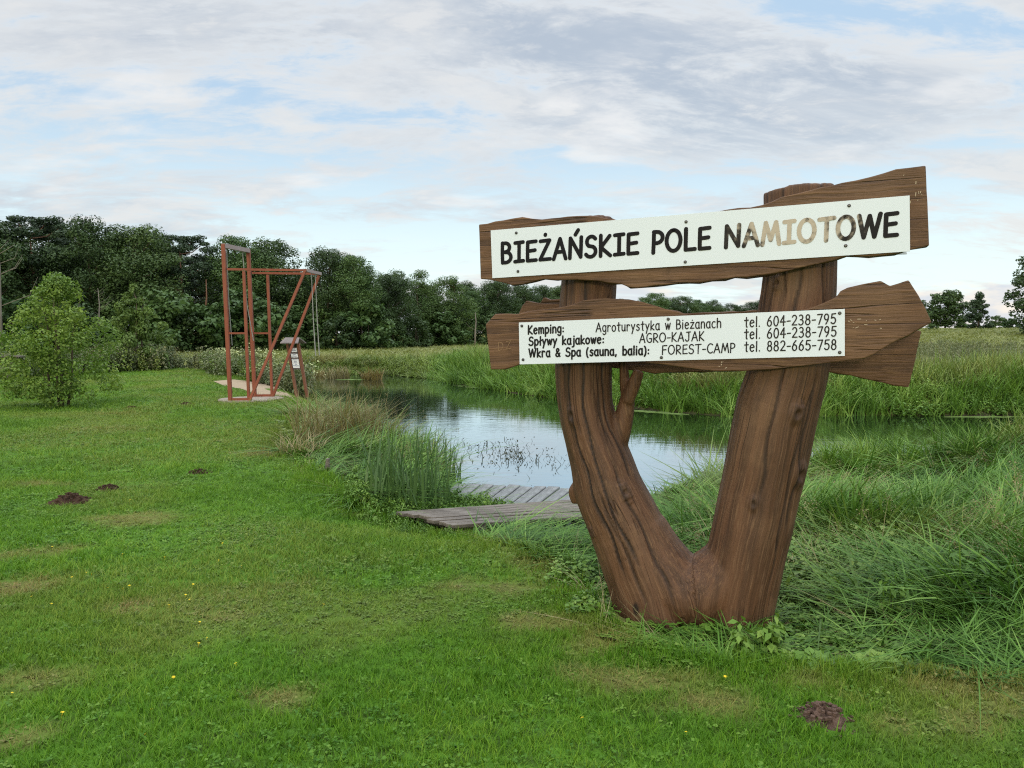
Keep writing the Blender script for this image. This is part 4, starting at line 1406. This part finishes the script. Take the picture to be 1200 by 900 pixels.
near_sign = sstep(1.5, 0.6, np.hypot((x - 1.15) * .8, y - 4.2))
hs = np.where(near_sign > .05, np.minimum(np.maximum(hs, .30), .40 + .3 * (1 - near_sign)), hs)
hs = hs * np.where((pxs > 700) & (pxs < 1130), 1 - .45 * sstep(7.2, 9.5, y), 1)
hs = np.where(x > .5, hs * (0.46 + .54 * inn) * (0.62 + .38 * sstep(0.05, .55, -sr_)), hs)
n_ = len(x)
u = rng.random(n_)
hb = fbm(x * .7 + 9, y * .7, 3, 15)
pick = np.where(inn > .45, rng.integers(0, 9, n_), rng.integers(0, 6, n_))
pick = np.where(u < 0.14 + 0.72 * sstep(.45, .58, hb), rng.integers(9, 13, n_), pick)
pick = np.where(rng.random(n_) < 0.05 + 0.10 * left, rng.integers(13, 15, n_), pick)
pick = np.where((rng.random(n_) < 0.40 * wet) & (x > 3.2) & (fbm(x * .8, y * .8, 2, 88) > .45), rng.integers(15, 18, n_), pick)
short_ = (x > .2) & (pick < 9) & (rng.random(n_) < 1.25 - 1.7 * inn)      # shorter tangled grass towards the lawn
pick = np.where(short_, rng.integers(21, 25, n_), pick)
hs = np.where(short_, np.minimum(hs * 1.55, .95), hs)
pick = np.where((rng.random(n_) < .035) & (inn > .5), rng.integers(18, 21, n_), pick)
hs = np.where((pick > 14) & (pick < 18), np.maximum(hs, .50), hs)             # upright reeds along the near edge
pos, rot = placed(rng, x, y, 0.02, 0.16)
lean_a, lean_d = fbm(x * .55 + 31, y * .55, 3, 44), fbm(x * .35 + 77, y * .35, 2, 45)
lean_k = (0.04 + 0.24 * inn) * sstep(.42, .70, lean_a) * (y < 14)               # patches of laid-over grass
rot[:, 0] += lean_k * np.cos(lean_d * 14)
rot[:, 1] += lean_k * np.sin(lean_d * 14)
flow = -0.6 + (fbm(x * .45 + 12, y * .45, 3, 63) - .5) * 9.0           # neighbouring tufts lean the same way
rot[:, 2] = flow + rng.normal(0, .55, n_)
sy = np.where(y > 10, 1.25, 1.0)
scl = np.stack([sy * rng.uniform(.8, 1.2, n_), sy * rng.uniform(.8, 1.2, n_), hs * rng.uniform(.75, 1.2, n_)], 1)
dr = np.clip(sstep(.55, .75, fbm(x * .6 + 3, y * .6, 3, 19)) * .25 + left * sstep(10.5, 14, y) * .55 * rng.random(n_), 0, 1)
scatter('bank_grass', 'bank_tuft', pos, rot, scl, pick, dr, 'long arching grass and leafy herbs covering the near river bank', 'grass')
N_BANK = n_

# reed bed and rank grass across the water
items = [(tuft(300 + i, 22, 0.16, 1.05, 0.032, 0.30, 0.50, 4), M['reed']) for i in range(5)]
items += [(tuft(310 + i, 20, 0.16, 0.90, 0.030, 0.5, 0.9, 4), M['reed']) for i in range(3)]
items += [(herb(320 + i, 0.7, 9, 16, 0.11, 0.22), M['herb']) for i in range(3)]
proto('reed_tuft', items)
x, y = spread(rng, -12, 34, 18, 50, 0.24)
sw_ = sdist(x, y, WATER)
bank_far = y > np.where(x > -1.7, 17.0, 22 + (-1.7 - x) * 1.75)
k = in_view(x, y, 3) & bank_far & (sw_ > -0.25) & (sw_ < 2.6 + 5.5 * sstep(-8, 2, x) * fbm(x * .3, y * .3, 2, 4))
x, y, sw_ = x[k], y[k], sw_[k]
n_ = len(x)
pos, rot = placed(rng, x, y, 0.03, 0.12)
hh_ = (0.72 + 0.55 * fbm(x * .5, y * .5, 3, 14)) * np.where(x < -3, 0.62, 1.0) * (0.50 + .42 * sstep(0, 2.4, sw_)) * (1 - .25 * sstep(2.5, 7, sw_))
scl = np.stack([rng.uniform(.8, 1.25, n_), rng.uniform(.8, 1.25, n_), hh_ * rng.uniform(.8, 1.15, n_)], 1)
pick = np.where(rng.random(n_) < .25, rng.integers(5, 8, n_), rng.integers(0, 5, n_))
pick = np.where(rng.random(n_) < .40 * sstep(.5, .65, fbm(x * .35 + 4, y * .35, 3, 24)) + .20 * (x < -2), rng.integers(8, 11, n_), pick)
dr = np.clip(sstep(.5, .7, fbm(x * .4, y * .4, 3, 71)) * .5 * (sw_ > 1.0) + (x < -4) * .25, 0, 1)
scatter('reed_bed', 'reed_tuft', pos, rot, scl, pick, dr, 'green reeds and rank grass along the far bank of the river', 'reeds')

# meadow beyond: taller weeds on the right, low grass elsewhere
items = [(tuft(400 + i, 30, 0.22, 0.75, 0.030, 0.4, 0.8, 3), M['weed']) for i in range(4)]
def seedhead(seed):
    g = np.random.default_rng(seed)
    n = 9
    b = disc(g, n, .25)
    h = g.uniform(.8, 1.25, n)
    az = g.normal(0.3, .6, n)
    st = blade_geo(g, b, h, np.full(n, .014), az, np.full(n, .12), np.full(n, .25), 3)
    out = h * (.12 + .25)
    tip = np.stack([b[:, 0] + np.cos(az) * out, b[:, 1] + np.sin(az) * out, h * .87], 1)
    c = np.repeat(tip, 5, 0) + g.normal(0, .05, (n * 5, 3)) * np.array((.5, .5, 1.4))
    return join(st, leaf_geo(g, c, g.normal(size=(n * 5, 3)), np.full(n * 5, .10), .3, np.tile((0.3, 0, 1.0), (n * 5, 1))))
items += [(seedhead(410 + i), M['weed']) for i in range(3)]
items += [(tuft(420 + i, 40, 0.30, 0.32, 0.026, 0.6, 0.9, 3), M['field']) for i in range(2)]
proto('meadow_tuft', items)
x1, y1 = spread(rng, -3, 42, 22, 55, 0.42)
sw_ = sdist(x1, y1, WATER)
k = in_view(x1, y1, 3) & (sw_ > 2.2) & ((x1 > 3) | (y1 > 34)) & (rng.random(len(x1)) < .85)
x1, y1 = x1[k], y1[k]
tallz = sstep(10, 18, x1) * sstep(26, 30, y1) * sstep(52, 44, y1)
tall = rng.random(len(x1)) < .25 + .75 * tallz
x2, y2 = spread(rng, -60, 90, 40, 120, 1.15)
k = in_view(x2, y2, 4) & (sdist(x2, y2, WATER) > 2)
x2, y2 = x2[k], y2[k]
x, y = np.concatenate([x1, x2]), np.concatenate([y1, y2])
isT = np.concatenate([tall, np.zeros(len(x2), bool)])
n_ = len(x)
pos, rot = placed(rng, x, y, 0.02, .1)
tz_ = np.concatenate([tallz, np.zeros(len(x2))])
hh_ = np.where(isT, .45 + .50 * tz_, .8) * rng.uniform(.7, 1.2, n_)
sx_ = np.concatenate([np.full(len(x1), 1.2), np.full(len(x2), 2.4)])
scl = np.stack([sx_, sx_, hh_], 1)
pick = np.where(isT, rng.integers(0, 7, n_), rng.integers(7, 9, n_))
scatter('meadow_grass', 'meadow_tuft', pos, rot, scl, pick, np.clip(.6 * fbm(x * .2, y * .2, 3, 7), 0, 1) * isT, 'tall seeding weeds and yellowing grass in the meadow across the river', 'grass')

# tall weeds with cream flower heads at the end of the lawn
items = [(herb(500 + i, 1.0, 12, 26, 0.13, 0.40), M['weed']) for i in range(4)]
items += [(herb(505 + i, 0.9, 12, 26, 0.13, 0.40), M['herb']) for i in range(3)]
def plume(seed):
    g = np.random.default_rng(seed)
    n = 150
    c = g.normal(0, 1, (n, 3)) * np.array((.30, .30, .10)) + np.array((0, 0, 1.02))
    return leaf_geo(g, c, g.normal(0, .4, (n, 3)) + np.array((0, 0, 1)), g.uniform(.05, .10, n), .8)
items += [(plume(510 + i), M['wflower']) for i in range(2)]
proto('weed_tuft', items)
LINE = [(on_z(a, b), d) for a, b, d in ((-60, 446, 5), (0, 444, 5), (60, 442, 5), (120, 438, 5), (140, 437, 5), (178, 435, 5), (200, 431, 6), (232, 432, 6), (250, 436, 6), (262, 442, 5), (275, 442.5, 6), (300, 446, 5), (318, 450, 4.0), (338, 453, 3), (350, 455, 2))]
X_, Y_ = [], []
for i in range(len(LINE) - 1):
    (a, da), (b, db) = LINE[i], LINE[i + 1]
    n = int((b - a).length * 14)
    f = rng.random(n)
    q = rng.random(n) ** 1.3
    dd = da + (db - da) * f
    X_.append(a.x + (b.x - a.x) * f - q * dd * .15)
    Y_.append(a.y + (b.y - a.y) * f + q * dd)
x, y = np.concatenate(X_), np.concatenate(Y_)
k = sdist(x, y, WATER) > 0.0
x, y = x[k], y[k]
n_ = len(x)
pos, rot = placed(rng, x, y, .03, .1)
edge_h = 0.55 + .8 * fbm(x * .35, y * .35, 3, 52)
scl = np.stack([rng.uniform(.8, 1.3, n_), rng.uniform(.8, 1.3, n_), edge_h * rng.uniform(.8, 1.15, n_)], 1)
fl = sstep(.45, .6, fbm(x * .25 + 2, y * .25, 2, 58)) * .5 + .5 * (x > -13) * (x < -6.2)
pick = np.where(rng.random(n_) < .2, rng.integers(4, 7, n_), rng.integers(0, 4, n_))
pick = np.where((rng.random(n_) < .14 * fl), rng.integers(7, 9, n_), pick)
scatter('tall_weeds', 'weed_tuft', pos, rot, scl, pick, .4 * rng.random(n_), 'tall weeds with cream flower heads along the far end of the lawn', 'weeds')

# low creeping herbs round the walkway
x, y = spread(rng, -1.9, 1.2, 6.6, 9.6, 0.075)
k = (sdist(x, y, [(-1.7, 7.8), (-1.15, 7.42), (-.45, 7.80), (.05, 8.08), (-.1, 8.32), (-.65, 8.6), (-1.1, 9.8), (-1.9, 9.4)]) < 0)
k |= (sdist(x, y, [(-1.5, 7.3), (-1.05, 7.18), (-0.5, 6.75), (0.0, 6.95), (0.1, 6.6), (-.4, 6.3), (-1.1, 6.8)]) < 0) & (rng.random(len(x)) < .5)
x, y = x[k], y[k]
n_ = len(x)
proto('creeper_tuft', [(herb(600 + i, 0.17, 6, 12, 0.045, 0.07), M['herb']) for i in range(4)])
pos, rot = placed(rng, x, y, .01, .15)
pos[:, 2] = np.maximum(pos[:, 2], -.26)
s_ = rng.uniform(.6, 1.15, n_) * np.where(y < 7.1, .6, 1)
scatter('creeping_herbs', 'creeper_tuft', pos, rot, np.stack([s_, s_, s_], 1), rng.integers(0, 4, n_), None, 'low creeping herbs spilling over the edge of the plank walkway', 'plants')


# ------------------------------------------------------------------ single plants one can point at
def clump(name, px, py, n, r, h, wd, lean, droop, mt, label, cat, seed, z=None, rx=1.0, group=None):
    p = on_z(px, py, 0.0 if z is None else z)
    p.z = float(ground_z(p.x, p.y)) if z is None else z
    g = np.random.default_rng(seed)
    b = disc(g, n, r)
    b[:, 0] *= rx
    gz_ = ground_z(b[:, 0] + p.x, b[:, 1] + p.y)
    b[:, 2] = np.maximum(gz_, WZ - .1) - p.z
    v = blade_geo(g, b, h * g.uniform(.45, 1.1, n), wd * g.uniform(.7, 1.3, n), g.uniform(0, 6.28, n), g.uniform(0, lean, n), g.uniform(0.02, droop, n), 4)
    o = link(name, new_mesh(name, *v), mt)
    o.location = p
    return tag(o, label, cat, group)


clump('reed_clump', 482, 572, 130, 0.50, 0.95, 0.026, 0.22, 0.25, M['iris'], 'dark upright reed clump at the water edge left of the landing platform', 'reeds', 1, None, 1.0)
clump('reed_clump', 512, 566, 90, 0.36, 0.80, 0.024, 0.26, 0.30, M['iris'], 'shorter dark reeds growing out of the water beside the platform corner', 'reeds', 2, WZ, 1.0)
clump('dry_grass_tussock', 430, 508, 420, 0.50, 1.00, 0.016, 0.5, 0.8, M['straw'], 'straw-coloured dry grass tussock hanging over the dark water', 'tussock', 3)
clump('dry_grass_tussock', 378, 510, 200, 0.45, 0.95, 0.013, 0.5, 0.9, M['straw'], 'yellowish grass tussock on the bank in front of the info board', 'tussock', 4)
clump('dry_grass_tussock', 352, 530, 130, 0.28, 0.38, 0.011, 0.7, 1.0, M['straw'], 'low brown matted grass tussock at the left end of the rough bank', 'tussock', 7)
clump('rusty_tussock', 436, 437, 200, 0.50, 0.75, 0.045, 0.5, 0.8, M['rustgrass'], 'rusty orange sedge tussock overhanging the far bank', 'tussock', 5, -0.2)
clump('rusty_tussock', 396, 436, 200, 0.55, 0.8, 0.045, 0.5, 0.8, M['straw'], 'pale straw sedge tussock on the far bank left of the rusty one', 'tussock', 6, -0.2)
clump('rusty_tussock', 368, 434, 180, 0.6, 0.6, 0.045, 0.5, 0.8, M['rustgrass'], 'brownish sedge tussock on the far bank right beside the info board', 'tussock', 8, -0.2)

# sprawling water plant out in the river
p = on_z(600, 533, WZ)
g = np.random.default_rng(8)
n = 190
b = np.stack([g.normal(0, .42, n), g.normal(0, .85, n), np.full(n, -.02)], 1)
b[:, 0] += b[:, 1] * -.28
v1 = blade_geo(g, b, g.uniform(.04, .17, n), g.uniform(.008, .016, n), g.uniform(0, 6.28, n), g.uniform(.1, 1.1, n), g.uniform(0, .7, n), 3)
c_ = b[g.integers(0, n, 150)] + g.normal(0, .05, (150, 3))
c_[:, 2] = g.uniform(.02, .12, 150)
v2 = leaf_geo(g, c_, g.normal(size=(150, 3)), g.uniform(.03, .06, 150), .5)
o = link('water_plant', new_mesh('water_plant', *join(v1, v2)), M['aquatic'])
o.location = p
tag(o, 'dark twiggy water plant sprawling on the open river surface', 'water plant')

# pads of duckweed along the banks
def pad(cx, cy, rx, ry, rz, label, seed):
    r_ = random.Random(seed)
    ring = [(math.cos(a) * rx * r_.uniform(.45, 1.2), math.sin(a) * ry * r_.uniform(.2, 1.5)) for a in np.linspace(0, 2 * math.pi, 37)[:-1]]
    o = MB().add([(x_, y_, 0.012) for x_, y_ in ring] + [(x_ * 1.01, y_ * 1.01, -.01) for x_, y_ in ring], [tuple(range(36))] + [(i, i + 36, (i + 1) % 36 + 36, (i + 1) % 36) for i in range(36)]).build('duckweed', M['scum'])
    o.location = (cx, cy, WZ)
    o.rotation_euler = (0, 0, rz)
    return tag(o, label, 'duckweed', 'mats of duckweed on the river')
pad(3.9, 20.9, 1.0, .16, R(-42), 'pale duckweed mat at the foot of the far reeds between the sign posts', 1)
pad(7.2, 19.85, 0.8, .10, R(4), 'long thin duckweed mat under the far reeds right of the sign', 2)
pad(12.3, 19.75, 1.1, .10, R(2), 'duckweed strip at the far right under the reeds', 3)
pad(-.72, 10.75, .24, .14, 0, 'green duckweed patch between the dark reeds and the platform', 4)
pad(-1.9, 31.0, 0.9, .14, R(-58), 'pale duckweed mat on the bend of the river beside the far reeds', 5)
pad(-7.2, 35.5, 0.8, .22, R(5), 'duckweed film on the dark water right of the info board', 6)

# small yellow flowers in the lawn
g = random.Random(9)
fm = MB()
for k in range(9):
    a = k / 9 * 6.283
    fm.add([(0, 0, .052), (math.cos(a - .3) * .007, math.sin(a - .3) * .007, .056), (math.cos(a) * .014, math.sin(a) * .014, .054), (math.cos(a + .3) * .007, math.sin(a + .3) * .007, .056)], [(0, 1, 2, 3)])
fm.tube([(0, 0, 0), (0, 0, .052)], .0012, 5)
fme = new_mesh('yellow_flower', fm.v, fm.f)
fme.materials.append(M['yellow'])
for k, (a, b) in enumerate([(85, 682), (75, 683), (101, 675), (127, 693), (151, 692), (193, 658), (216, 703), (223, 707), (198, 717), (232, 735), (241, 753), (231, 762), (279, 784), (203, 800), (177, 837), (71, 844),
                            (170, 865), (12, 816), (142, 654), (59, 714), (225, 690), (152, 588), (107, 676), (61, 644), (144, 696), (255, 660), (283, 667), (685, 849), (805, 867), (850, 792), (377, 714), (40, 704), (118, 760), (262, 640)]):
    o = bpy.data.objects.new('yellow_flower', fme)
    COL.objects.link(o)
    p = on_z(a, b)
    o.location = (p.x, p.y, float(ground_z(p.x, p.y)) - .016)
    o.rotation_euler = (g.uniform(-.3, .3), g.uniform(-.3, .3), g.uniform(0, 6))
    s = g.uniform(.5, .8)
    o.scale = (s, s, s)
    tag(o, 'tiny yellow flower dotted in the mown lawn', 'flower', 'yellow flowers in the lawn')

# nettles at the foot of the right post
def base_herb(px, py, seed, label, h=.20, ls=.075, z=0):
    p = on_z(px, py)
    p.z = float(ground_z(p.x, p.y)) - .01
    o = link('broadleaf_weed', new_mesh('broadleaf_weed', *herb(seed, h, 6, 12, ls, .07)), M['herb'])
    o.location = p
    return tag(o, label, 'weed')
base_herb(868, 752, 71, 'broad-leaved weed at the foot of the right sign post')
base_herb(905, 748, 72, 'weed with big leaves just right of the right sign post', .22)
base_herb(1130, 700, 73, 'leafy weed in the long grass far right of the sign', .45, .09)
base_herb(1035, 715, 74, 'leafy weed half way between right post and picture edge', .35, .07)


# ------------------------------------------------------------------ trees
def tree_geo(seed, h, r, base, kind, nclump, nleaf, ls, stems=1, trunk_r=None):
    g = np.random.default_rng(seed)
    rd = random.Random(seed)
    cen, crad = [], []
    tries = 0
    while len(cen) < nclump and tries < 4000:
        tries += 1
        f = g.random()
        if kind == 'round': prof = math.sin(math.pi * min(1, (0.10 + 0.87 * f))) ** 0.55
        elif kind == 'cone': prof = (1 - f) ** 0.75 * (0.55 + 0.45 * min(1, f * 6)) + .04
        elif kind == 'bushy': prof = min(1, .66 + f * 1.7) * (1 - max(0, f - .2) / .8) ** .85 * .98 + .05
        elif kind == 'tall': prof = math.sin(math.pi * (0.08 + 0.86 * f)) ** 0.7 * (1.05 - .25 * f)
        elif kind == 'pine': prof = math.sin(math.pi * (0.12 + 0.82 * f)) ** 0.6
        else: prof = 1
        a = g.uniform(0, 6.283)
        q = g.random() ** 0.45
        lob = 1 + .22 * math.sin(2 * a + seed) + .16 * math.sin(3 * a + 2.1 * seed + 4 * f)
        cc = np.array((math.cos(a) * r * prof * q * lob, math.sin(a) * r * prof * q * lob, h * (base + (1 - base) * f)))
        cr = r * g.uniform(.15, .30) * (0.75 + .35 * prof) * (.72 if kind == 'bushy' else 1)
        if cen and min(np.linalg.norm((cc - x_) / (1, 1, .8)) for x_ in cen) < cr * .55: continue
        cen.append(cc); crad.append(cr)
    cen, crad = np.array(cen), np.array(crad)
    n = nleaf
    wts = crad ** 2 / np.sum(crad ** 2)
    ci = g.choice(len(cen), n, p=wts)
    d = g.normal(size=(n, 3))
    d /= np.linalg.norm(d, axis=1, keepdims=True)
    flat = .45 if kind == 'pine' else .78
    rr_ = crad[ci] * (0.45 + .65 * g.random(n) ** .5)
    c = cen[ci] + d * rr_[:, None] * np.array((1, 1, flat))
    nr = d * .8 + g.normal(0, .45, (n, 3)) + np.array((0, 0, .55))
    crown = leaf_geo(g, c, nr, ls * g.uniform(.6, 1.35, n), .62)
    tr = trunk_r or h * .018
    tb_ = MB()
    tops = []
    for s in range(stems):
        bx, by = (0, 0) if stems == 1 else (g.normal(0, .14), g.normal(0, .10))
        tx, ty = bx * 3 + g.normal(0, .04) * h, by * 3 + g.normal(0, .03) * h
        pts = [Vector((bx, by, -.15)), Vector((bx * 1.2 + tx * .2, by * 1.2 + ty * .2, h * .25)), Vector((tx * .6, ty * .6, h * .55)), Vector((tx, ty, h * .86))]
        tb_.tube(pts, [tr * 1.25, tr * .9, tr * .6, tr * .15], 8)
        tops.append(pts)
    order = g.permutation(len(cen))[:min(len(cen), 16)]
    for k in order:
        pts = tops[int(g.integers(0, stems))]
        zt = max(.12 * h, cen[k][2] - np.hypot(cen[k][0], cen[k][1]) * .7)
        f = min(1, zt / (h * .86)) * 2.99
        i = min(2, int(f)); q = pts[i].lerp(pts[i + 1], f - i)
        e = Vector(cen[k])
        mid = q.lerp(e, .5) + Vector((0, 0, -.03 * h))
        tb_.tube([q, mid, e], [tr * .42, tr * .28, tr * .08], 5, cap=False)
    return crown, tb_


def make_tree(name, seed, h, r, base, kind, nclump, nleaf, ls, mleaf, mbark, label, cat, group=None, stems=1, trunk_r=None):
    crown, tb_ = tree_geo(seed, h, r, base, kind, nclump, nleaf, ls, stems, trunk_r)
    root = empty(name, (0, 0, 0))
    tb_.build('trunk', mbark, root, True)
    link('crown', new_mesh('crown', *crown), mleaf, root)
    tag(root, label, cat, group)
    return root


def place(root, px, ytop, Y, h0, rz, wide=1.0, x=None):
    p = at_depth(px, HOR, Y)
    X0 = p.x if x is None else x
    zg = float(ground_z(X0, Y))
    h = (HOR - ytop) * Y / F + CAMH - zg
    s = h / (h0 * 0.95)
    root.location = (X0, Y, zg)
    root.rotation_euler = (0, 0, rz)
    root.scale = (s * wide, s * wide, s)
    return root


# the bright bush on the lawn and the one behind it
b1 = make_tree('bush', 31, 2.85, 1.42, .09, 'bushy', 120, 14500, .070, M['bush'], M['bark'], 'bright yellow-green leafy bush standing alone on the left lawn', 'bush', None, 5, .026)
b1.location = (-10.15, 17.3, 0); b1.scale = (1.0, 1.0, 1.0)
b2 = make_tree('bush', 32, 3.0, 1.15, .05, 'bushy', 80, 9000, .11, M['bush2'], M['bark'], 'mid-green conical bush at the far end of the lawn behind the bright one', 'bush', None, 3, .04)
b2.location = (-16.3, 33.6, 0); b2.scale = (1.05, 1.05, 1.22)

GW = 'trees of the dark wood behind the lawn'
LB = {'oak': 'dark broadleaf tree with rounded crown in the wood behind the lawn', 'alder': 'mid-green broadleaf tree in the edge of the wood across the meadow', 'pine': 'dark pine with bare trunk rising out of the wood behind the lawn'}
KIND = []
for i in range(4):
    KIND.append(('oak', make_tree('broadleaf_tree', 40 + i, 10, 3.3, .22, 'round', 120, 25000, .175, M['oak'], M['bark'], LB['oak'], 'tree', GW)))
for i in range(4):
    KIND.append(('alder', make_tree('broadleaf_tree', 50 + i, 10, 3.1, .06, 'tall', 130, 25000, .165, M['alder'], M['bark'], LB['alder'], 'tree', 'trees along the meadow edge of the wood')))
for i in range(3):
    KIND.append(('pine', make_tree('pine_tree', 60 + i, 10, 2.2, .55, 'pine', 56, 14000, .15, M['pine'], M['pinebark'], LB['pine'], 'tree', 'pines in the dark wood', 1, .15)))
used = set()


def forest(kind_idx, px, ytop, Y, wide, rz):
    src = KIND[kind_idx][1]
    if kind_idx in used: src = copy_tree(src)
    used.add(kind_idx)
    place(src, px, ytop, Y, 10.0, rz, wide)
    return src


r = random.Random(77)
PROFILE = [(-260, 270, 62), (-120, 270, 62), (0, 269, 62), (30, 269, 62), (70, 271, 63), (110, 277, 64), (150, 283, 65), (185, 281, 66), (215, 290, 68), (238, 304, 70), (262, 290, 70), (300, 294, 72), (330, 300, 74), (360, 322, 76),
           (385, 306, 74), (405, 300, 73), (425, 310, 76), (450, 322, 80), (480, 328, 86), (510, 334, 92), (540, 337, 96), (570, 335, 100), (600, 333, 104), (630, 339, 112), (660, 343, 125), (700, 352, 150), (750, 354, 180), (800, 354, 205), (850, 355, 215), (900, 355, 220), (960, 360, 240)]
def prof(px):
    xs_ = [p[0] for p in PROFILE]
    return float(np.interp(px, xs_, [p[1] for p in PROFILE])), float(np.interp(px, xs_, [p[2] for p in PROFILE]))
px = -240.0
while px < 960:                                                 # front rank: the meadow edge
    yt, Y = prof(px)
    left_ = px < 235
    ki = r.choice([0, 1, 2, 3, 0, 1, 8, 9, 10]) if left_ else r.choice([0, 1, 4, 5, 6, 7, 5, 6]) if px < 660 else r.choice([0, 1, 2, 3, 4, 5])
    forest(ki, px, yt + r.uniform(-8, 10), Y + r.uniform(-2, 2), r.uniform(.95, 1.25) * (1.0 if px < 640 else 1.35), r.uniform(0, 6.28))
    px += r.uniform(.75, 1.15) * 3.6 * F / Y * (1.15 if left_ else .85) * (1.0 if px < 660 else 1.0)
px = -250.0
while px < 940:                                                 # second rank
    yt, Y = prof(px)
    ki = r.choice([0, 1, 2, 3, 8, 9, 10, 4, 5])
    forest(ki, px, yt + r.uniform(-2, 14), Y + r.uniform(7, 12), r.uniform(.95, 1.3), r.uniform(0, 6.28))
    px += r.uniform(.8, 1.2) * 4.2 * F / Y
px = -250.0
while px < 700:                                                 # third rank, lower
    yt, Y = prof(px)
    forest(r.choice([0, 1, 2, 3]), px, yt + r.uniform(12, 26), Y + r.uniform(15, 20), r.uniform(1.2, 1.5), r.uniform(0, 6.28))
    px += r.uniform(.8, 1.2) * 6.5 * F / Y
for i, (kn, root_) in enumerate(KIND):                          # a kind no rank picked is not planted
    if i not in used:
        for o in list(root_.children) + [root_]: bpy.data.objects.remove(o)
# undergrowth shrubs at the foot of the wood
SH = [make_tree('undergrowth_shrub', 80 + i, 3, 1.7, .02, 'round', 40, 3200, .26, M['alder' if i < 2 else 'oak'], M['bark'], 'dark rounded shrub in the undergrowth along the foot of the wood', 'shrub', 'shrubs along the foot of the wood', 2, .04) for i in range(3)]
k = 0
px = -230.0
while px < 690:
    yt, Y = prof(px)
    o = SH[k] if k < 3 else copy_tree(SH[k % 3])
    k += 1
    Ys = Y - r.uniform(3, 7)
    h = r.uniform(2.6, 5.2)
    X0 = (px - 600) / F * Ys
    zg = float(ground_z(X0, Ys))
    o.location = (X0, Ys, zg)
    o.rotation_euler = (0, 0, r.uniform(0, 6.28))
    s = h / 3
    o.scale = (s * r.uniform(.9, 1.3), s * r.uniform(.9, 1.3), s)
    px += r.uniform(.6, 1.1) * 3.2 * F / Y


# bare and pale trunks that show against the dark wood
def snag(name, px, ytop, Y, mt, label, seed, nb=9, lean=.0, rad=.10):
    g = random.Random(seed)
    X0 = (px - 600) / F * Y
    zg = float(ground_z(X0, Y))
    h = (HOR - ytop) * Y / F + CAMH - zg
    root = empty(name, (X0, Y, zg))
    MB().tube([(0, 0, -.1), (lean * h * .4, 0, h * .4), (lean * h * .8 + .1, 0, h * .75), (lean * h, 0, h)], [rad, rad * .85, rad * .55, rad * .2], 8).build('trunk', mt, root, True)
    for k in range(nb):
        f = g.uniform(.35, .97)
        s = g.choice((-1, 1))
        ln = g.uniform(.12, .28) * h * (1.2 - f)  * 1.6
        p = Vector((lean * h * f, 0, h * f))
        MB().tube([p, p + Vector((s * ln * .6, g.uniform(-.3, .3) * ln, ln * .30)), p + Vector((s * ln, g.uniform(-.4, .4) * ln, ln * .75))], [rad * .2, rad * .13, rad * .05], 5).build('branch', mt, root, True)
    return tag(root, label, 'dead tree' if nb > 4 else 'tree')
snag('dead_tree', 2, 278, 50, M['deadbark'], 'bare grey dead tree at the left edge of the wood', 1, 12, 0, .14)
snag('dead_tree', 116, 338, 58, M['deadbark'], 'slender bare dead tree above the bright bush', 2, 12, .02, .07)
snag('pine_tree', 238, 328, 67, M['pinebark'], 'leaning orange pine trunk showing left of the climbing frame', 3, 2, .07, .13)
snag('birch_tree', 557, 366, 88, M['deadbark'], 'pale thin birch trunk in front of the distant wood', 4, 2, 0, .11)

# the lone trees on the right
o = make_tree('broadleaf_tree', 91, 8, 3.5, .12, 'round', 80, 8000, .40, M['oak'], M['bark'], 'round dark solitary tree across the meadow right of the sign', 'tree')
place(o, 1107, 344, 120, 8, 0, 1.25)
o = make_tree('conifer', 92, 8, 2.6, .04, 'cone', 70, 6500, .36, M['pine'], M['bark'], 'conical dark-green tree right of the round solitary tree', 'tree')
place(o, 1146, 346, 112, 8, 1)
o = make_tree('broadleaf_tree', 93, 10, 3.4, .05, 'tall', 95, 9500, .34, M['oak'], M['bark'], 'tall dark tree cut off by the right edge of the picture', 'tree')
place(o, 1216, 304, 85, 10, 2, 1.1)
for k, (a, yt, Y) in enumerate([(1068, 378, 135), (1128, 372, 130), (1168, 372, 150), (1184, 374, 120), (1090, 380, 105), (1235, 360, 120), (1262, 330, 95)]):
    o = copy_tree(SH[k % 3])
    place(o, a, yt, Y, 3, k, 1.4)
    tag(o, 'distant dark shrub by the solitary trees on the right', 'shrub', 'shrubs by the solitary trees')
print('lawn', N_LAWN, 'bank', N_BANK)
